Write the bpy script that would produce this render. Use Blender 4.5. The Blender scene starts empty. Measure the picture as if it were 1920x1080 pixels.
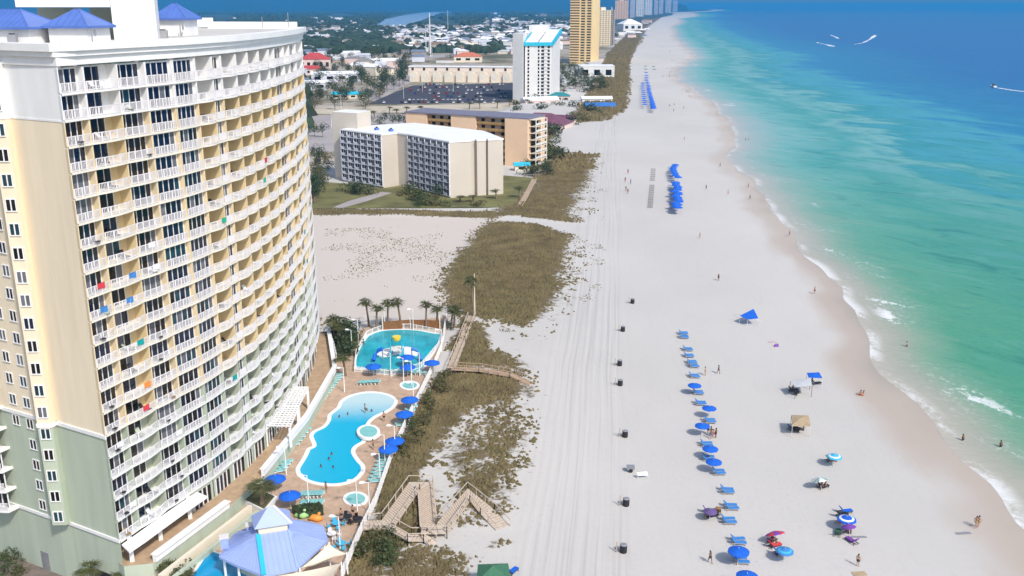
import bpy, bmesh, math, random
import numpy as np
from mathutils import Vector, Matrix
R = math.radians
random.seed(7); rng = np.random.default_rng(11)
scene = bpy.context.scene
# ------------------------------------------------------------------ camera
CAM_H, F, HY = 66.0, 1784.0, 12.5
PITCH = math.atan((540 - HY) / F); CP, SP = math.cos(PITCH), math.sin(PITCH)
cam = bpy.data.cameras.new('camera'); cam_o = bpy.data.objects.new('camera', cam)
scene.collection.objects.link(cam_o); scene.camera = cam_o
cam.sensor_width = 36; cam.lens = 36 * F / 1920; cam.clip_start = 1; cam.clip_end = 300000
cam_o.location = (0, 0, CAM_H); cam_o.rotation_euler = (R(90) - PITCH, 0, 0)
# ------------------------------------------------------------------ world, sun, exposure
SUN_EL, SUN_AZ = 45.0, 146.0           # azimuth clockwise from +Y
world = bpy.data.worlds.new('World'); scene.world = world; world.use_nodes = True
wn = world.node_tree
sky = wn.nodes.new('ShaderNodeTexSky'); sky.sky_type = 'NISHITA'; sky.sun_disc = False
sky.sun_elevation = R(SUN_EL); sky.sun_rotation = R(SUN_AZ)
sky.air_density = 1.0; sky.dust_density = 2.2; sky.ozone_density = 2.0
bg = wn.nodes['Background']; bg.inputs['Strength'].default_value = 0.15
wn.links.new(sky.outputs[0], bg.inputs['Color'])
sl = bpy.data.lights.new('sun', 'SUN'); sl.energy = 3.15; sl.angle = R(4); sl.color = (1, .94, .86)
so = bpy.data.objects.new('sun', sl); scene.collection.objects.link(so)
a = R(SUN_AZ); e = R(SUN_EL)
so.rotation_euler = Vector((math.sin(a)*math.cos(e), math.cos(a)*math.cos(e), math.sin(e))).to_track_quat('Z', 'Y').to_euler()
scene.view_settings.view_transform = 'Standard'; scene.view_settings.look = 'None'
scene.view_settings.exposure = 0.2; scene.view_settings.gamma = 1
scene.cycles.max_bounces = 5; scene.cycles.volume_bounces = 0
# ------------------------------------------------------------------ helpers
col = scene.collection
def S(px, py, z=0.0):                  # survey point: where the sight line meets height z
    u, v = px - 960, py - 540
    t = (CAM_H - z) / (v*CP + F*SP)
    return Vector((u*t, (F*CP - v*SP)*t, z))
def AT(px, py, Y):                     # point on the sight line at northing Y
    u, v = px - 960, py - 540
    t = Y / (F*CP - v*SP)
    return Vector((u*t, Y, CAM_H - (v*CP + F*SP)*t))
def PX(x, y, z):
    d = y*CP + (CAM_H - z)*SP
    return 960 + F*x/d, 540 + F*((CAM_H - z)*CP - y*SP)/d
def tag(o, label=None, cat=None, group=None, kind=None):
    if label: o['label'] = label
    if cat: o['category'] = cat
    if group: o['group'] = group
    if kind: o['kind'] = kind
    return o
def thing(name, loc, label, cat, group=None, rz=0):
    o = bpy.data.objects.new(name, None); col.objects.link(o)
    o.location = loc; o.rotation_euler = (0, 0, rz); o.empty_display_size = .5
    return tag(o, label, cat, group)
def mat(name, c, rough=.75, var=.12, scale=.5, bump=0., metal=0., spec=.4, detail=4, stretch=None):
    m = bpy.data.materials.new(name); m.use_nodes = True
    nt = m.node_tree; b = nt.nodes['Principled BSDF']
    b.inputs['Roughness'].default_value = rough; b.inputs['Metallic'].default_value = metal
    b.inputs['Specular IOR Level'].default_value = spec
    g = nt.nodes.new('ShaderNodeTexCoord'); n = nt.nodes.new('ShaderNodeTexNoise')
    n.inputs['Scale'].default_value = scale; n.inputs['Detail'].default_value = detail
    n.inputs['Roughness'].default_value = .62
    if stretch:
        mp = nt.nodes.new('ShaderNodeMapping'); mp.inputs['Scale'].default_value = stretch
        nt.links.new(g.outputs['Object'], mp.inputs[0]); nt.links.new(mp.outputs[0], n.inputs['Vector'])
    else: nt.links.new(g.outputs['Object'], n.inputs['Vector'])
    r = nt.nodes.new('ShaderNodeValToRGB')
    r.color_ramp.elements[0].position = .3; r.color_ramp.elements[1].position = .7
    r.color_ramp.elements[0].color = tuple(max(0, x*(1-var)) for x in c[:3]) + (1,)
    r.color_ramp.elements[1].color = tuple(min(.95, x*(1+var)) for x in c[:3]) + (1,)
    nt.links.new(n.outputs['Fac'], r.inputs[0]); nt.links.new(r.outputs[0], b.inputs['Base Color'])
    if bump:
        bp = nt.nodes.new('ShaderNodeBump'); bp.inputs['Strength'].default_value = bump
        nt.links.new(n.outputs['Fac'], bp.inputs['Height']); nt.links.new(bp.outputs[0], b.inputs['Normal'])
    return m
class MB:
    def __init__(s): s.v = []; s.f = []; s.m = []; s.mats = []
    def mi(s, m):
        if m not in s.mats: s.mats.append(m)
        return s.mats.index(m)
    def add(s, vs, fs, m):
        o = len(s.v); k = s.mi(m)
        s.v.extend([tuple(p) for p in vs])
        for f in fs: s.f.append(tuple(i+o for i in f)); s.m.append(k)
    def hexa(s, b, t, m):              # four bottom, four top points
        s.add(list(b)+list(t), [(3,2,1,0),(4,5,6,7),(0,1,5,4),(1,2,6,5),(2,3,7,6),(3,0,4,7)], m)
    def box(s, c, size, m, rz=0):      # c: centre of the base
        cx, cy, z = c; a, b, h = size[0]/2, size[1]/2, size[2]
        ca, sa = math.cos(rz), math.sin(rz)
        q = [(cx+x*ca-y*sa, cy+x*sa+y*ca) for x, y in ((-a,-b),(a,-b),(a,b),(-a,b))]
        s.hexa([(x,y,z) for x,y in q], [(x,y,z+h) for x,y in q], m)
    def prism(s, poly, z0, z1, m, mt=None):
        n = len(poly); P = [(p[0], p[1]) for p in poly]
        if sum(P[i][0]*P[(i+1)%n][1]-P[(i+1)%n][0]*P[i][1] for i in range(n)) < 0: P = P[::-1]
        s.add([(x,y,z0) for x,y in P]+[(x,y,z1) for x,y in P], [(i,(i+1)%n,n+(i+1)%n,n+i) for i in range(n)], m)
        s.add([(x,y,z1) for x,y in P], [tuple(range(n))], mt or m)
        s.add([(x,y,z0) for x,y in P], [tuple(range(n))[::-1]], m)
    def bar(s, p, q, w, h, m):         # square bar between two points
        p, q = Vector(p), Vector(q); d = (q-p)
        if d.length < 1e-6: return
        d.normalize(); up = Vector((0,0,1)) if abs(d.z) < .95 else Vector((0,1,0))
        r = d.cross(up).normalized(); u = r.cross(d).normalized(); r = r*w/2; u = u*h/2
        s.hexa([p-r-u, p+r-u, p+r+u, p-r+u][::-1], [q-r-u, q+r-u, q+r+u, q-r+u][::-1], m)
    def tube(s, pts, rad, m, n=8, cap=True):
        rings = []; pts = [Vector(p) for p in pts]
        for i, p in enumerate(pts):
            d = (pts[min(i+1, len(pts)-1)] - pts[max(i-1, 0)]).normalized()
            x = d.orthogonal().normalized() if abs(d.z) < .9 else Vector((1,0,0)) - d*d.x
            x.normalize(); y = d.cross(x)
            r = rad[i] if hasattr(rad, '__len__') else rad
            rings.append([p + (x*math.cos(2*math.pi*k/n) + y*math.sin(2*math.pi*k/n))*r for k in range(n)])
        vs = [p for r in rings for p in r]
        fs = [(i*n+k, i*n+(k+1)%n, (i+1)*n+(k+1)%n, (i+1)*n+k) for i in range(len(pts)-1) for k in range(n)]
        if cap: fs += [tuple(range(n))[::-1], tuple((len(pts)-1)*n+k for k in range(n))]
        s.add(vs, fs, m)
    def build(s, name, parent=None, smooth=False, local=True):
        me = bpy.data.meshes.new(name)
        v = s.v
        if parent is not None and local:
            l = parent.location; v = [(x-l.x, y-l.y, z-l.z) for x, y, z in v]
        me.from_pydata(v, [], s.f); me.update()
        for m in s.mats: me.materials.append(m)
        me.polygons.foreach_set('material_index', s.m)
        if smooth: me.polygons.foreach_set('use_smooth', [True]*len(s.f))
        o = bpy.data.objects.new(name, me); col.objects.link(o)
        if parent is not None: o.parent = parent
        return o
swapped = {}
def dup(o, loc=None, rz=None, label=None, group=None, cat=None, swap=None, scale=None, parent=None):
    c = o.copy(); col.objects.link(c)
    if parent is not None: c.parent = parent
    if swap and o.type == 'MESH':
        k = (o.data.name, tuple(sorted((a.name, b.name) for a, b in swap.items())))
        if k not in swapped:
            me = o.data.copy()
            for i, m in enumerate(me.materials):
                if m in swap: me.materials[i] = swap[m]
            swapped[k] = me
        c.data = swapped[k]
    if loc is not None: c.location = loc
    if rz is not None: c.rotation_euler = (o.rotation_euler.x, o.rotation_euler.y, rz)
    if scale is not None: c.scale = (scale,)*3 if not hasattr(scale, '__len__') else scale
    if label: c['label'] = label
    if group: c['group'] = group
    if cat: c['category'] = cat
    for ch in list(o.children): dup(ch, swap=swap, parent=c)
    return c
used = set()
def place(proto, loc, rz=0, label=None, group=None, swap=None, scale=None, cat=None):
    if proto.name not in used and not swap:      # the first use moves the prototype itself
        used.add(proto.name); proto.location = loc; proto.rotation_euler.z = rz
        if scale is not None: proto.scale = (scale,)*3 if not hasattr(scale, '__len__') else scale
        tag(proto, label, cat, group); return proto
    c = dup(proto, loc, rz, label, group, cat, swap, scale if scale is not None else (1,1,1))
    if not group and 'group' in c: del c['group']
    return c
def clear_unused(protos):
    for p in protos:
        if p.name not in used:
            def rm(o):
                for ch in list(o.children): rm(ch)
                bpy.data.objects.remove(o)
            rm(p)
def ccw(P):
    n = len(P)
    return P if sum(P[i][0]*P[(i+1)%n][1]-P[(i+1)%n][0]*P[i][1] for i in range(n)) > 0 else P[::-1]
def sheet(name, pxs, z, m, label=None, cat=None, kind='structure', zs=None):
    P = ccw([tuple(S(x, y, z if zs is None else zs)) for x, y in pxs])
    b = MB(); b.add([(p[0], p[1], z) for p in P], [tuple(range(len(P)))], m)
    o = b.build(name); tag(o, label, cat, kind=kind)
    bm = bmesh.new(); bm.from_mesh(o.data); bmesh.ops.triangulate(bm, faces=bm.faces); bm.to_mesh(o.data); bm.free()
    return o
def smooth_poly(P, k=4, closed=True):
    P = [np.array(p[:2], float) for p in P]; n = len(P); out = []
    for i in range(n if closed else n-1):
        if closed: a, b, c, d = P[(i-1)%n], P[i], P[(i+1)%n], P[(i+2)%n]
        else: a, b, c, d = P[max(i-1,0)], P[i], P[i+1], P[min(i+2,n-1)]
        for j in range(k):
            t = j/k
            out.append(.5*((2*b)+(-a+c)*t+(2*a-5*b+4*c-d)*t*t+(-a+3*b-3*c+d)*t**3))
    if not closed: out.append(P[-1])
    return [tuple(p) for p in out]
def offset_poly(P, d):                 # outward offset of a closed ccw polygon
    P = ccw([tuple(p) for p in P]); n = len(P); out = []
    for i in range(n):
        a, b, c = Vector(P[i-1]), Vector(P[i]), Vector(P[(i+1)%n])
        t = (c-a).normalized(); out.append((b.x+t.y*d, b.y-t.x*d))
    return out
def inside(P, X, Y):                   # numpy point in polygon
    r = np.zeros(X.shape, bool); n = len(P)
    for i in range(n):
        x0, y0 = P[i][:2]; x1, y1 = P[(i+1)%n][:2]
        if y0 == y1: continue
        c = ((y0 > Y) != (y1 > Y)) & (X < (x1-x0)*(Y-y0)/(y1-y0)+x0); r ^= c
    return r
def sdist(P, X, Y):                    # signed distance, positive inside
    d = np.full(X.shape, 1e9); n = len(P)
    for i in range(n):
        x0, y0 = P[i][:2]; x1, y1 = P[(i+1)%n][:2]
        L = (x1-x0)**2+(y1-y0)**2+1e-9
        t = np.clip(((X-x0)*(x1-x0)+(Y-y0)*(y1-y0))/L, 0, 1)
        d = np.minimum(d, np.hypot(X-x0-t*(x1-x0), Y-y0-t*(y1-y0)))
    return np.where(inside(P, X, Y), d, -d)
# ------------------------------------------------------------------ materials
WHITE = mat('white paint', (.80,.80,.795), .6, .06, .5, stretch=(1,1,.2), detail=6)
CREAM = mat('cream paint', (.72,.65,.52), .8, .05, .2)
YELLOW = mat('yellow stucco', (.74,.62,.42), .85, .07, .6, stretch=(1,1,.12), detail=6)
GREEN = mat('sage stucco', (.44,.50,.40), .85, .08, .6, stretch=(1,1,.12), detail=6)
GREY = mat('grey concrete', (.52,.52,.50), .85, .08, .3)
LGREY = mat('light grey paint', (.66,.66,.65), .8, .05, .2)
PEACH = mat('peach stucco', (.76,.54,.36), .85, .05, .15)
WOOD = mat('weathered boards', (.42,.31,.22), .85, .22, 2.0, .2)
BROWN = mat('brown timber', (.30,.17,.06), .8, .3, .8)
ROOFD = mat('slate roofing', (.18,.18,.24), .7, .15, .5)
ROOFW = mat('white roof membrane', (.78,.79,.82), .7, .06, .15)
BLUER = mat('blue metal roof', (.09,.175,.50), .45, .08, .6, spec=.5)
LAVR = mat('lavender blue metal roof', (.31,.40,.70), .45, .05, .4, spec=.5)
TEAL = mat('turquoise trim', (.03,.45,.62), .5, .06, .5)
DKBLUE = mat('royal blue canvas', (.008,.115,.58), .7, .12, 1.5)
LTBLUE = mat('light blue sling', (.05,.22,.55), .7, .12, 2)
AQUA = mat('aqua sling', (.22,.50,.50), .7, .12, 2)
ASPH = mat('asphalt', (.055,.057,.075), .9, .25, .12)
ROADG = mat('pale concrete paving', (.36,.33,.32), .9, .12, .1)
TAN = mat('tan paving', (.44,.31,.195), .85, .18, .9, detail=9)
DECK = mat('pink tan pool paving', (.47,.335,.24), .85, .20, .9, detail=9)
DARK = mat('dark interior', (.02,.02,.022), .8, .3, 1)
BLACK = mat('black plastic', (.02,.02,.025), .6, .2, 2)
TRUNK = mat('palm bark', (.20,.15,.10), .95, .3, 3, .4)
FROND = mat('palm fronds', (.075,.085,.03), .7, .35, 2)
LEAF = mat('green foliage', (.06,.085,.03), .8, .45, 1.2)
LEAFD = mat('dark green foliage', (.035,.06,.03), .8, .45, 1.0)
LEAFO = mat('olive foliage', (.10,.095,.04), .8, .4, 1.0)
LAWN = mat('mown lawn', (.15,.145,.055), .95, .42, .09, detail=8)
SCRUBM = mat('dune grass', (.135,.108,.05), .95, .42, .16, detail=6)
METAL = mat('grey metal', (.35,.36,.38), .45, .1, 1, metal=.4)
GL = [mat('navy glass', (.006,.012,.035), .12, .5, .4, spec=.6), mat('black glass', (.007,.007,.009), .15, .5, .4, spec=.5),
      mat('teal glass', (.012,.045,.065), .12, .4, .4, spec=.6), mat('curtained glass', (.13,.135,.16), .25, .35, .6, spec=.5),
      mat('brown tinted glass', (.022,.014,.010), .2, .5, .5, spec=.5)]
RAILM = mat('white railing', (.74,.73,.76), .6, .05, .5)
# ------------------------------------------------------------------ terrain, beach and sea
LOW = -2.6                              # street level behind the dunes
shore_px = [(2010,1100),(1935,1030),(1890,985),(1830,905),(1760,830),(1700,755),(1650,700),(1603,630),(1572,560),(1540,500),
            (1500,450),(1455,400),(1412,345),(1380,312),(1366,288),(1370,264),(1382,245),(1368,222),(1335,195),(1303,172),(1276,151),
            (1264,135),(1284,121),(1302,102),(1284,88),(1262,68),(1258,50),(1272,35),(1292,23),(1325,16.5)]
_sp = np.array([tuple(S(x, y))[:2] for x, y in shore_px])
_sp = np.vstack([[_sp[0,0]+38, -60], _sp])
def shore_x(Y):
    Y = np.asarray(Y, float)
    x = np.interp(np.log(np.maximum(Y+120, 1)), np.log(_sp[:,1]+120), _sp[:,0])
    f = np.clip((Y-40)/400, .0, 1)*0+1
    return x + (.6*np.sin(Y/7.3+.6+np.sin(Y/31))+.45*np.sin(Y/3.9+2*np.sin(Y/17))+1.7*np.sin(Y/26.+1+1.3*np.sin(Y/61))+1.2*np.sin(Y/14.7))*f*np.clip(1+(Y-600)/800, 1, 12)
def rows(y0, y1, step, grow):
    r = [y0]
    while r[-1] < y1: r.append(r[-1]+max(step, abs(r[-1])*grow))
    return np.array(r)
def grid_mesh(name, X, Y, Z, m, attrs):
    nr, nc = X.shape
    v = np.stack([X.ravel(), Y.ravel(), Z.ravel()], 1)
    i = np.arange(nr*nc).reshape(nr, nc)
    f = np.stack([i[:-1,:-1].ravel(), i[:-1,1:].ravel(), i[1:,1:].ravel(), i[1:,:-1].ravel()], 1)
    me = bpy.data.meshes.new(name); me.from_pydata(v.tolist(), [], f.tolist()); me.update()
    for k, a in attrs.items():
        at = me.attributes.new(k, 'FLOAT', 'POINT'); at.data.foreach_set('value', a.ravel().astype(np.float32))
    me.materials.append(m); me.polygons.foreach_set('use_smooth', [True]*len(f))
    o = bpy.data.objects.new(name, me); col.objects.link(o); return o
class NT:                               # small shader-graph helper
    def __init__(s, name):
        s.m = bpy.data.materials.new(name); s.m.use_nodes = True; s.t = s.m.node_tree; s.b = s.t.nodes['Principled BSDF']
    def n(s, typ, ins=None, **kw):
        d = s.t.nodes.new(typ)
        for k, v in kw.items(): setattr(d, k, v)
        for k, v in (ins or {}).items():
            if hasattr(v, 'is_output') or isinstance(v, bpy.types.NodeSocket): s.t.links.new(v, d.inputs[k])
            else: d.inputs[k].default_value = v
        return d
    def math(s, op, a, b=0.0, clamp=False):
        return s.n('ShaderNodeMath', {0: a, 1: b}, operation=op, use_clamp=clamp).outputs[0]
    def noise(s, vec, scale, detail=4, rough=.6, dist=0.):
        return s.n('ShaderNodeTexNoise', {'Vector': vec, 'Scale': scale, 'Detail': detail, 'Roughness': rough, 'Distortion': dist}).outputs['Fac']
    def vec(s, scale, rot=0.):
        g = s.n('ShaderNodeNewGeometry').outputs['Position']
        r = s.n('ShaderNodeMapping', {'Vector': g, 'Rotation': (0, 0, rot)}).outputs[0]
        return s.n('ShaderNodeMapping', {'Vector': r, 'Scale': scale}).outputs[0]
    def attr(s, k): return s.n('ShaderNodeAttribute', attribute_name=k).outputs['Fac']
    def step(s, x, lo, hi): return s.n('ShaderNodeMapRange', {0: x, 1: lo, 2: hi, 3: 0., 4: 1.}, clamp=True, interpolation_type='SMOOTHSTEP').outputs[0]
    def ramp(s, x, stops):
        r = s.n('ShaderNodeValToRGB', {0: x}); e = r.color_ramp.elements
        while len(e) < len(stops): e.new(.5)
        for el, (p, c) in zip(e, stops): el.position = p; el.color = tuple(c)+(1,)
        return r.outputs[0]
    def mix(s, f, a, b):
        d = s.n('ShaderNodeMix', data_type='RGBA')
        for i, v in ((0, f), (6, a), (7, b)):
            if isinstance(v, bpy.types.NodeSocket): s.t.links.new(v, d.inputs[i])
            else: d.inputs[i].default_value = (tuple(v)+(1,)) if hasattr(v, '__len__') else v
        return d.outputs[2]
    def out(s, color, rough=None, bump=None, bstr=.3, bdist=.1):
        s.t.links.new(color, s.b.inputs['Base Color'])
        if rough is not None:
            if isinstance(rough, bpy.types.NodeSocket): s.t.links.new(rough, s.b.inputs['Roughness'])
            else: s.b.inputs['Roughness'].default_value = rough
        if bump is not None:
            bp = s.n('ShaderNodeBump', {'Height': bump, 'Strength': bstr, 'Distance': bdist}); s.t.links.new(bp.outputs[0], s.b.inputs['Normal'])
        return s.m
# --- sea: base colour follows the depth of water over the sand, i.e. the distance offshore
g = NT('sea water')
off = g.attr('offshore')
nA = g.noise(g.vec((1/78, 1/30, 1), 1.0), 1.0, 5, .55, 1.0)
nB = g.noise(g.vec((1/22, 1/8, 1), .85), 1.0, 5, .65, .8)
nC = g.noise(g.vec((1/800, 1/200, 1), 1.28), 1.0, 4, .6, .6)
w1 = g.math('MULTIPLY', g.math('SUBTRACT', nA, .5), g.math('MULTIPLY', g.step(off, 4, 90), 185))
w2 = g.math('MULTIPLY', g.math('SUBTRACT', nB, .5), g.math('MULTIPLY', g.step(off, 2, 40), 40))
dd = g.math('ADD', off, g.math('ADD', w1, w2))
dd = g.math('ADD', dd, g.math('MULTIPLY', g.math('SUBTRACT', nC, .5), g.math('MULTIPLY', g.step(off, 60, 500), 380)))
yv = g.n('ShaderNodeSeparateXYZ', {0: g.n('ShaderNodeNewGeometry').outputs['Position']}).outputs[1]
far = g.step(yv, 150, 520)
near_c = g.ramp(g.math('DIVIDE', dd, 320), [(0,(.46,.43,.37)),(.018,(.35,.37,.30)),(.036,(.19,.345,.24)),(.062,(.075,.30,.185)),(.20,(.045,.265,.20)),(.30,(.07,.31,.28)),(.37,(.02,.245,.27)),(.55,(.008,.19,.34)),(1,(.003,.13,.33))])
far_c = g.ramp(g.math('DIVIDE', dd, 320), [(0,(.44,.43,.41)),(.03,(.30,.41,.40)),(.08,(.16,.40,.385)),(.15,(.045,.30,.30)),(.22,(.17,.40,.40)),(.28,(.02,.255,.30)),(.40,(.05,.31,.40)),(.50,(.008,.19,.37)),(1,(.003,.125,.34))])
cw = g.mix(far, near_c, far_c)
fn = g.noise(g.vec((1/1.1, 1/1.6, 1)), 1.0, 5, .7, .6)
fl = g.noise(g.vec((1/9, 1/26, 1), -.35), 1.0, 3, .5, .5)
edge = g.math('SUBTRACT', 1, g.step(off, .4, 3.4))
edge = g.math('MULTIPLY', edge, g.step(g.math('ADD', g.math('MULTIPLY', fl, .8), g.math('MULTIPLY', fn, .4)), .52, .66))
band = g.math('MULTIPLY', g.step(off, 3, 7), g.math('SUBTRACT', 1, g.step(off, 9, 21)))
brk = g.math('MULTIPLY', band, g.step(g.math('ADD', fl, g.math('MULTIPLY', g.math('SUBTRACT', fn, .5), .5)), .645, .745))
lace = g.math('MULTIPLY', g.math('MULTIPLY', band, g.step(fn, .52, .62)), g.math('MULTIPLY', g.step(fl, .46, .62), .38))
edge = g.math('MULTIPLY', edge, g.math('SUBTRACT', .8, g.math('MULTIPLY', far, .5)))
foam = g.math('MAXIMUM', g.math('MAXIMUM', edge, brk), lace)
rip = g.noise(g.vec((1/2.6, 1/.8, 1), .7), 1.0, 4, .6, .3)
swl = g.noise(g.vec((1/19, 1/5.5, 1), .85), 1.0, 4, .58, .9)
crest = g.math('MULTIPLY', g.step(swl, .56, .70), g.step(off, 8, 30))
trough = g.math('MULTIPLY', g.math('SUBTRACT', 1, g.step(swl, .30, .45)), g.step(off, 8, 30))
rp = g.math('MULTIPLY', g.step(rip, .52, .7), g.step(off, 5, 20))
cw = g.mix(g.math('MULTIPLY', crest, .7), cw, g.mix(.62, cw, (.0,.12,.13)))
cw = g.mix(g.math('MULTIPLY', trough, .12), cw, (.30,.52,.52))
cw = g.mix(g.math('MULTIPLY', rp, .24), cw, (.0,.14,.18))
cw = g.mix(g.math('MULTIPLY', foam, .85), cw, (.80,.82,.83))
SEAM = g.out(cw, g.math('ADD', .38, g.math('MULTIPLY', foam, .4)), g.math('ADD', rip, g.math('MULTIPLY', swl, 2.0)), .55, .35)
g.b.inputs['Specular IOR Level'].default_value = .10
Yr = rows(40, 42000, 2.2, .010)
dc = np.concatenate([np.arange(0, 60, 2.), np.arange(60, 160, 5.), 160*1.17**np.arange(0, 38)])
X = shore_x(Yr)[:,None] + dc[None,:]; Yg = np.repeat(Yr[:,None], len(dc), 1)
sea = grid_mesh('sea', X, Yg, np.full(X.shape, .012), SEAM, {'offshore': np.repeat(dc[None,:], len(Yr), 0)})
tag(sea, kind='structure')
# --- vegetation cover on the dunes (polygons surveyed on the ground)
def W(pxs): return [tuple(S(x, y))[:2] for x, y in pxs]
veg = [  # polygon, cover, edge softness in metres
 (W([(925,418),(1010,420),(1062,440),(1050,500),(1030,570),(985,612),(935,598),(880,592),(848,572),(836,535),(852,500),(890,450)]), 1.0, 7),
 (W([(1010,420),(1085,432),(1108,470),(1098,540),(1050,610),(1000,650),(960,640),(990,600),(1030,560)]), .50, 12),
 (W([(868,600),(905,610),(920,655),(985,690),(920,690),(850,690),(845,650)]), .92, 3),
 (W([(930,650),(1000,690),(1008,740),(960,740),(900,690)]), .62, 5),
 (W([(828,700),(868,698),(850,760),(815,820),(790,880),(755,935),(700,992),(735,870),(790,750)]), 1.0, 2.5),
 (W([(850,692),(940,700),(985,718),(955,752),(890,765),(850,800),(812,850),(830,760)]), .86, 4),
 (W([(900,750),(985,735),(1008,800),(985,870),(950,960),(880,930),(830,890),(800,880),(850,800)]), .585, 6),
 (W([(700,985),(775,905),(800,905),(830,960),(830,1000),(760,1000)]), .8, 3),
 (W([(840,900),(940,880),(965,960),(930,985),(860,990)]), .58, 4),
 (W([(655,1020),(700,985),(780,1005),(740,1030),(700,1060),(690,1100),(620,1120)]), 1.0, 3),
 (W([(740,1020),(850,1022),(888,1050),(885,1100),(690,1110),(710,1050)]), .66, 4),
 (W([(925,1012),(958,1014),(955,1030),(925,1030)]), .62, 1.5),
 (W([(1038,287),(1108,290),(1098,330),(1062,395),(1080,418),(925,412),(940,398),(980,370),(1005,335)]), .97, 10),
 (W([(1085,300),(1118,330),(1118,400),(1090,425),(1060,400)]), .50, 12),
 (W([(1020,282),(1052,232),(1130,226),(1172,205),(1180,150),(1178,118),(1196,80),(1215,50),(1180,60),(1140,100),(1120,150),(1080,212),(1010,250)]), .93, 7),
 (W([(1215,50),(1250,26),(1230,26),(1190,50),(1160,100),(1196,82)]), .85, 22),
 (W([(590,425),(840,420),(870,460),(830,560),(600,575),(575,500)]), .26, 14),
 (W([(575,392),(930,398),(940,412),(760,404),(575,404)]), .85, 3),
 (W([(590,590),(660,610),(660,640),(625,660),(600,640)]), .5, 4)]
road_px = W([(1095,424),(1165,432),(1100,440),(1010,418),(940,412),(960,408),(1040,418)])
def cover(X, Y):
    c = np.zeros(X.shape)
    for P, k, s in veg: c = np.maximum(c, k*np.clip((sdist(P, X, Y)+s)/(1.6*s), 0, 1))
    c *= np.clip(-sdist(road_px, X, Y)/3, 0, 1)
    return c
# --- beach sand with its wet margin, tyre tracks and dune cover
g = NT('beach sand')
off = g.attr('offshore'); cov = g.attr('cover')
n1 = g.noise(g.vec((1/60, 1/90, 1)), 1.0, 5, .6); n2 = g.noise(g.vec((1/.8, 1/.8, 1)), 1.0, 5, .7)
dry = g.mix(g.step(n1, .3, .7), (.510,.492,.462), (.562,.543,.512))
dry = g.mix(g.math('MULTIPLY', g.step(n2, .45, .75), .22), dry, (.42,.395,.37))
pp = g.n('ShaderNodeSeparateXYZ', {0: g.n('ShaderNodeNewGeometry').outputs['Position']})
tc = g.math('SUBTRACT', pp.outputs[0], g.math('MULTIPLY', pp.outputs[1], .105))
wob = g.math('MULTIPLY', g.noise(g.vec((1/40, 1/60, 1)), 1.0, 2, .5), 2.2)
tr = g.noise(g.n('ShaderNodeCombineXYZ', {0: g.math('MULTIPLY', g.math('ADD', tc, wob), 1.5), 1: g.math('MULTIPLY', pp.outputs[1], .008)}).outputs[0], 1.0, 4, .65)
tmask = g.math('MULTIPLY', g.step(tc, -13, -6), g.math('SUBTRACT', 1, g.step(tc, 1.5, 5)))
dry = g.mix(g.math('MULTIPLY', g.math('MULTIPLY', g.step(tr, .50, .62), tmask), .38), dry, (.33,.318,.31))
dry = g.mix(g.math('MULTIPLY', g.math('MULTIPLY', g.math('SUBTRACT', 1, g.step(tr, .36, .46)), tmask), .40), dry, (.61,.595,.58))
ruts = g.noise(g.vec((1/.9, 1/14, 1), .06), 1.0, 4, .7, .3)
dry = g.mix(g.math('MULTIPLY', g.step(ruts, .55, .72), .14), dry, (.37,.355,.34))
foot = g.noise(g.vec((1/.45, 1/.6, 1)), 1.0, 3, .6); zone_ = g.noise(g.vec((1/22, 1/30, 1)), 1.0, 3, .6)
dry = g.mix(g.math('MULTIPLY', g.math('MULTIPLY', g.step(foot, .58, .68), g.step(zone_, .48, .60)), .36), dry, (.33,.315,.305))
wr = g.noise(g.n('ShaderNodeCombineXYZ', {0: g.math('MULTIPLY', off, .22), 1: g.math('MULTIPLY', pp.outputs[1], .03)}).outputs[0], 1.0, 6, .75)
wetn = g.math('ADD', off, g.math('MULTIPLY', g.math('SUBTRACT', g.noise(g.vec((1/18, 1/40, 1), .2), 1.0, 3, .5), .5), 18))
wet = g.step(wetn, -11, -4)
wet = g.math('MULTIPLY', wet, g.math('SUBTRACT', 1, g.math('MULTIPLY', g.step(pp.outputs[1], 200, 450), .45)))
c = g.mix(wet, dry, (.47,.40,.335)); c = g.mix(g.math('MULTIPLY', wet, g.step(wetn, -4, 2)), c, (.385,.34,.285))
lot = g.attr('lot')
c = g.mix(g.math('MULTIPLY', lot, .75), c, (.57,.50,.43))
vn = g.noise(g.vec((1/2.0, 1/1.7, 1)), 1.0, 6, .75, .4); vl = g.noise(g.vec((1/13, 1/10, 1)), 1.0, 3, .6)
vm = g.step(g.math('ADD', g.math('ADD', g.math('MULTIPLY', vn, .75), g.math('MULTIPLY', vl, .35)), g.math('MULTIPLY', cov, .62)), .82, .95)
vm = g.math('MULTIPLY', vm, g.step(cov, .05, .2))
vc = g.ramp(g.noise(g.vec((1/6, 1/8, 1)), 1.0, 5, .7), [(.3,(.085,.062,.026)),(.5,(.135,.102,.046)),(.7,(.19,.145,.075))])
c = g.mix(vm, c, vc)
SAND = g.out(c, g.math('SUBTRACT', .9, g.math('MULTIPLY', wet, .35)), g.math('ADD', n2, g.math('MULTIPLY', vm, 1.5)), .35, .12)
Yr = rows(60, 30000, 1.5, .008)
dc = np.concatenate([[-260,-255,-250,-240,-225,-210,-200,-190,-180], np.arange(-172, -100, 2.5), np.arange(-100, 7, 2.)])
kk = np.interp(Yr, [330, 420, 800, 3000, 9000], [1, .6, .33, .33, .8])[:,None]
D = np.where(dc[None,:] < -60, -60+(dc[None,:]+60)*kk, dc[None,:]+0*kk)
X = shore_x(Yr)[:,None] + D; Yg = np.repeat(Yr[:,None], len(dc), 1)
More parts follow.
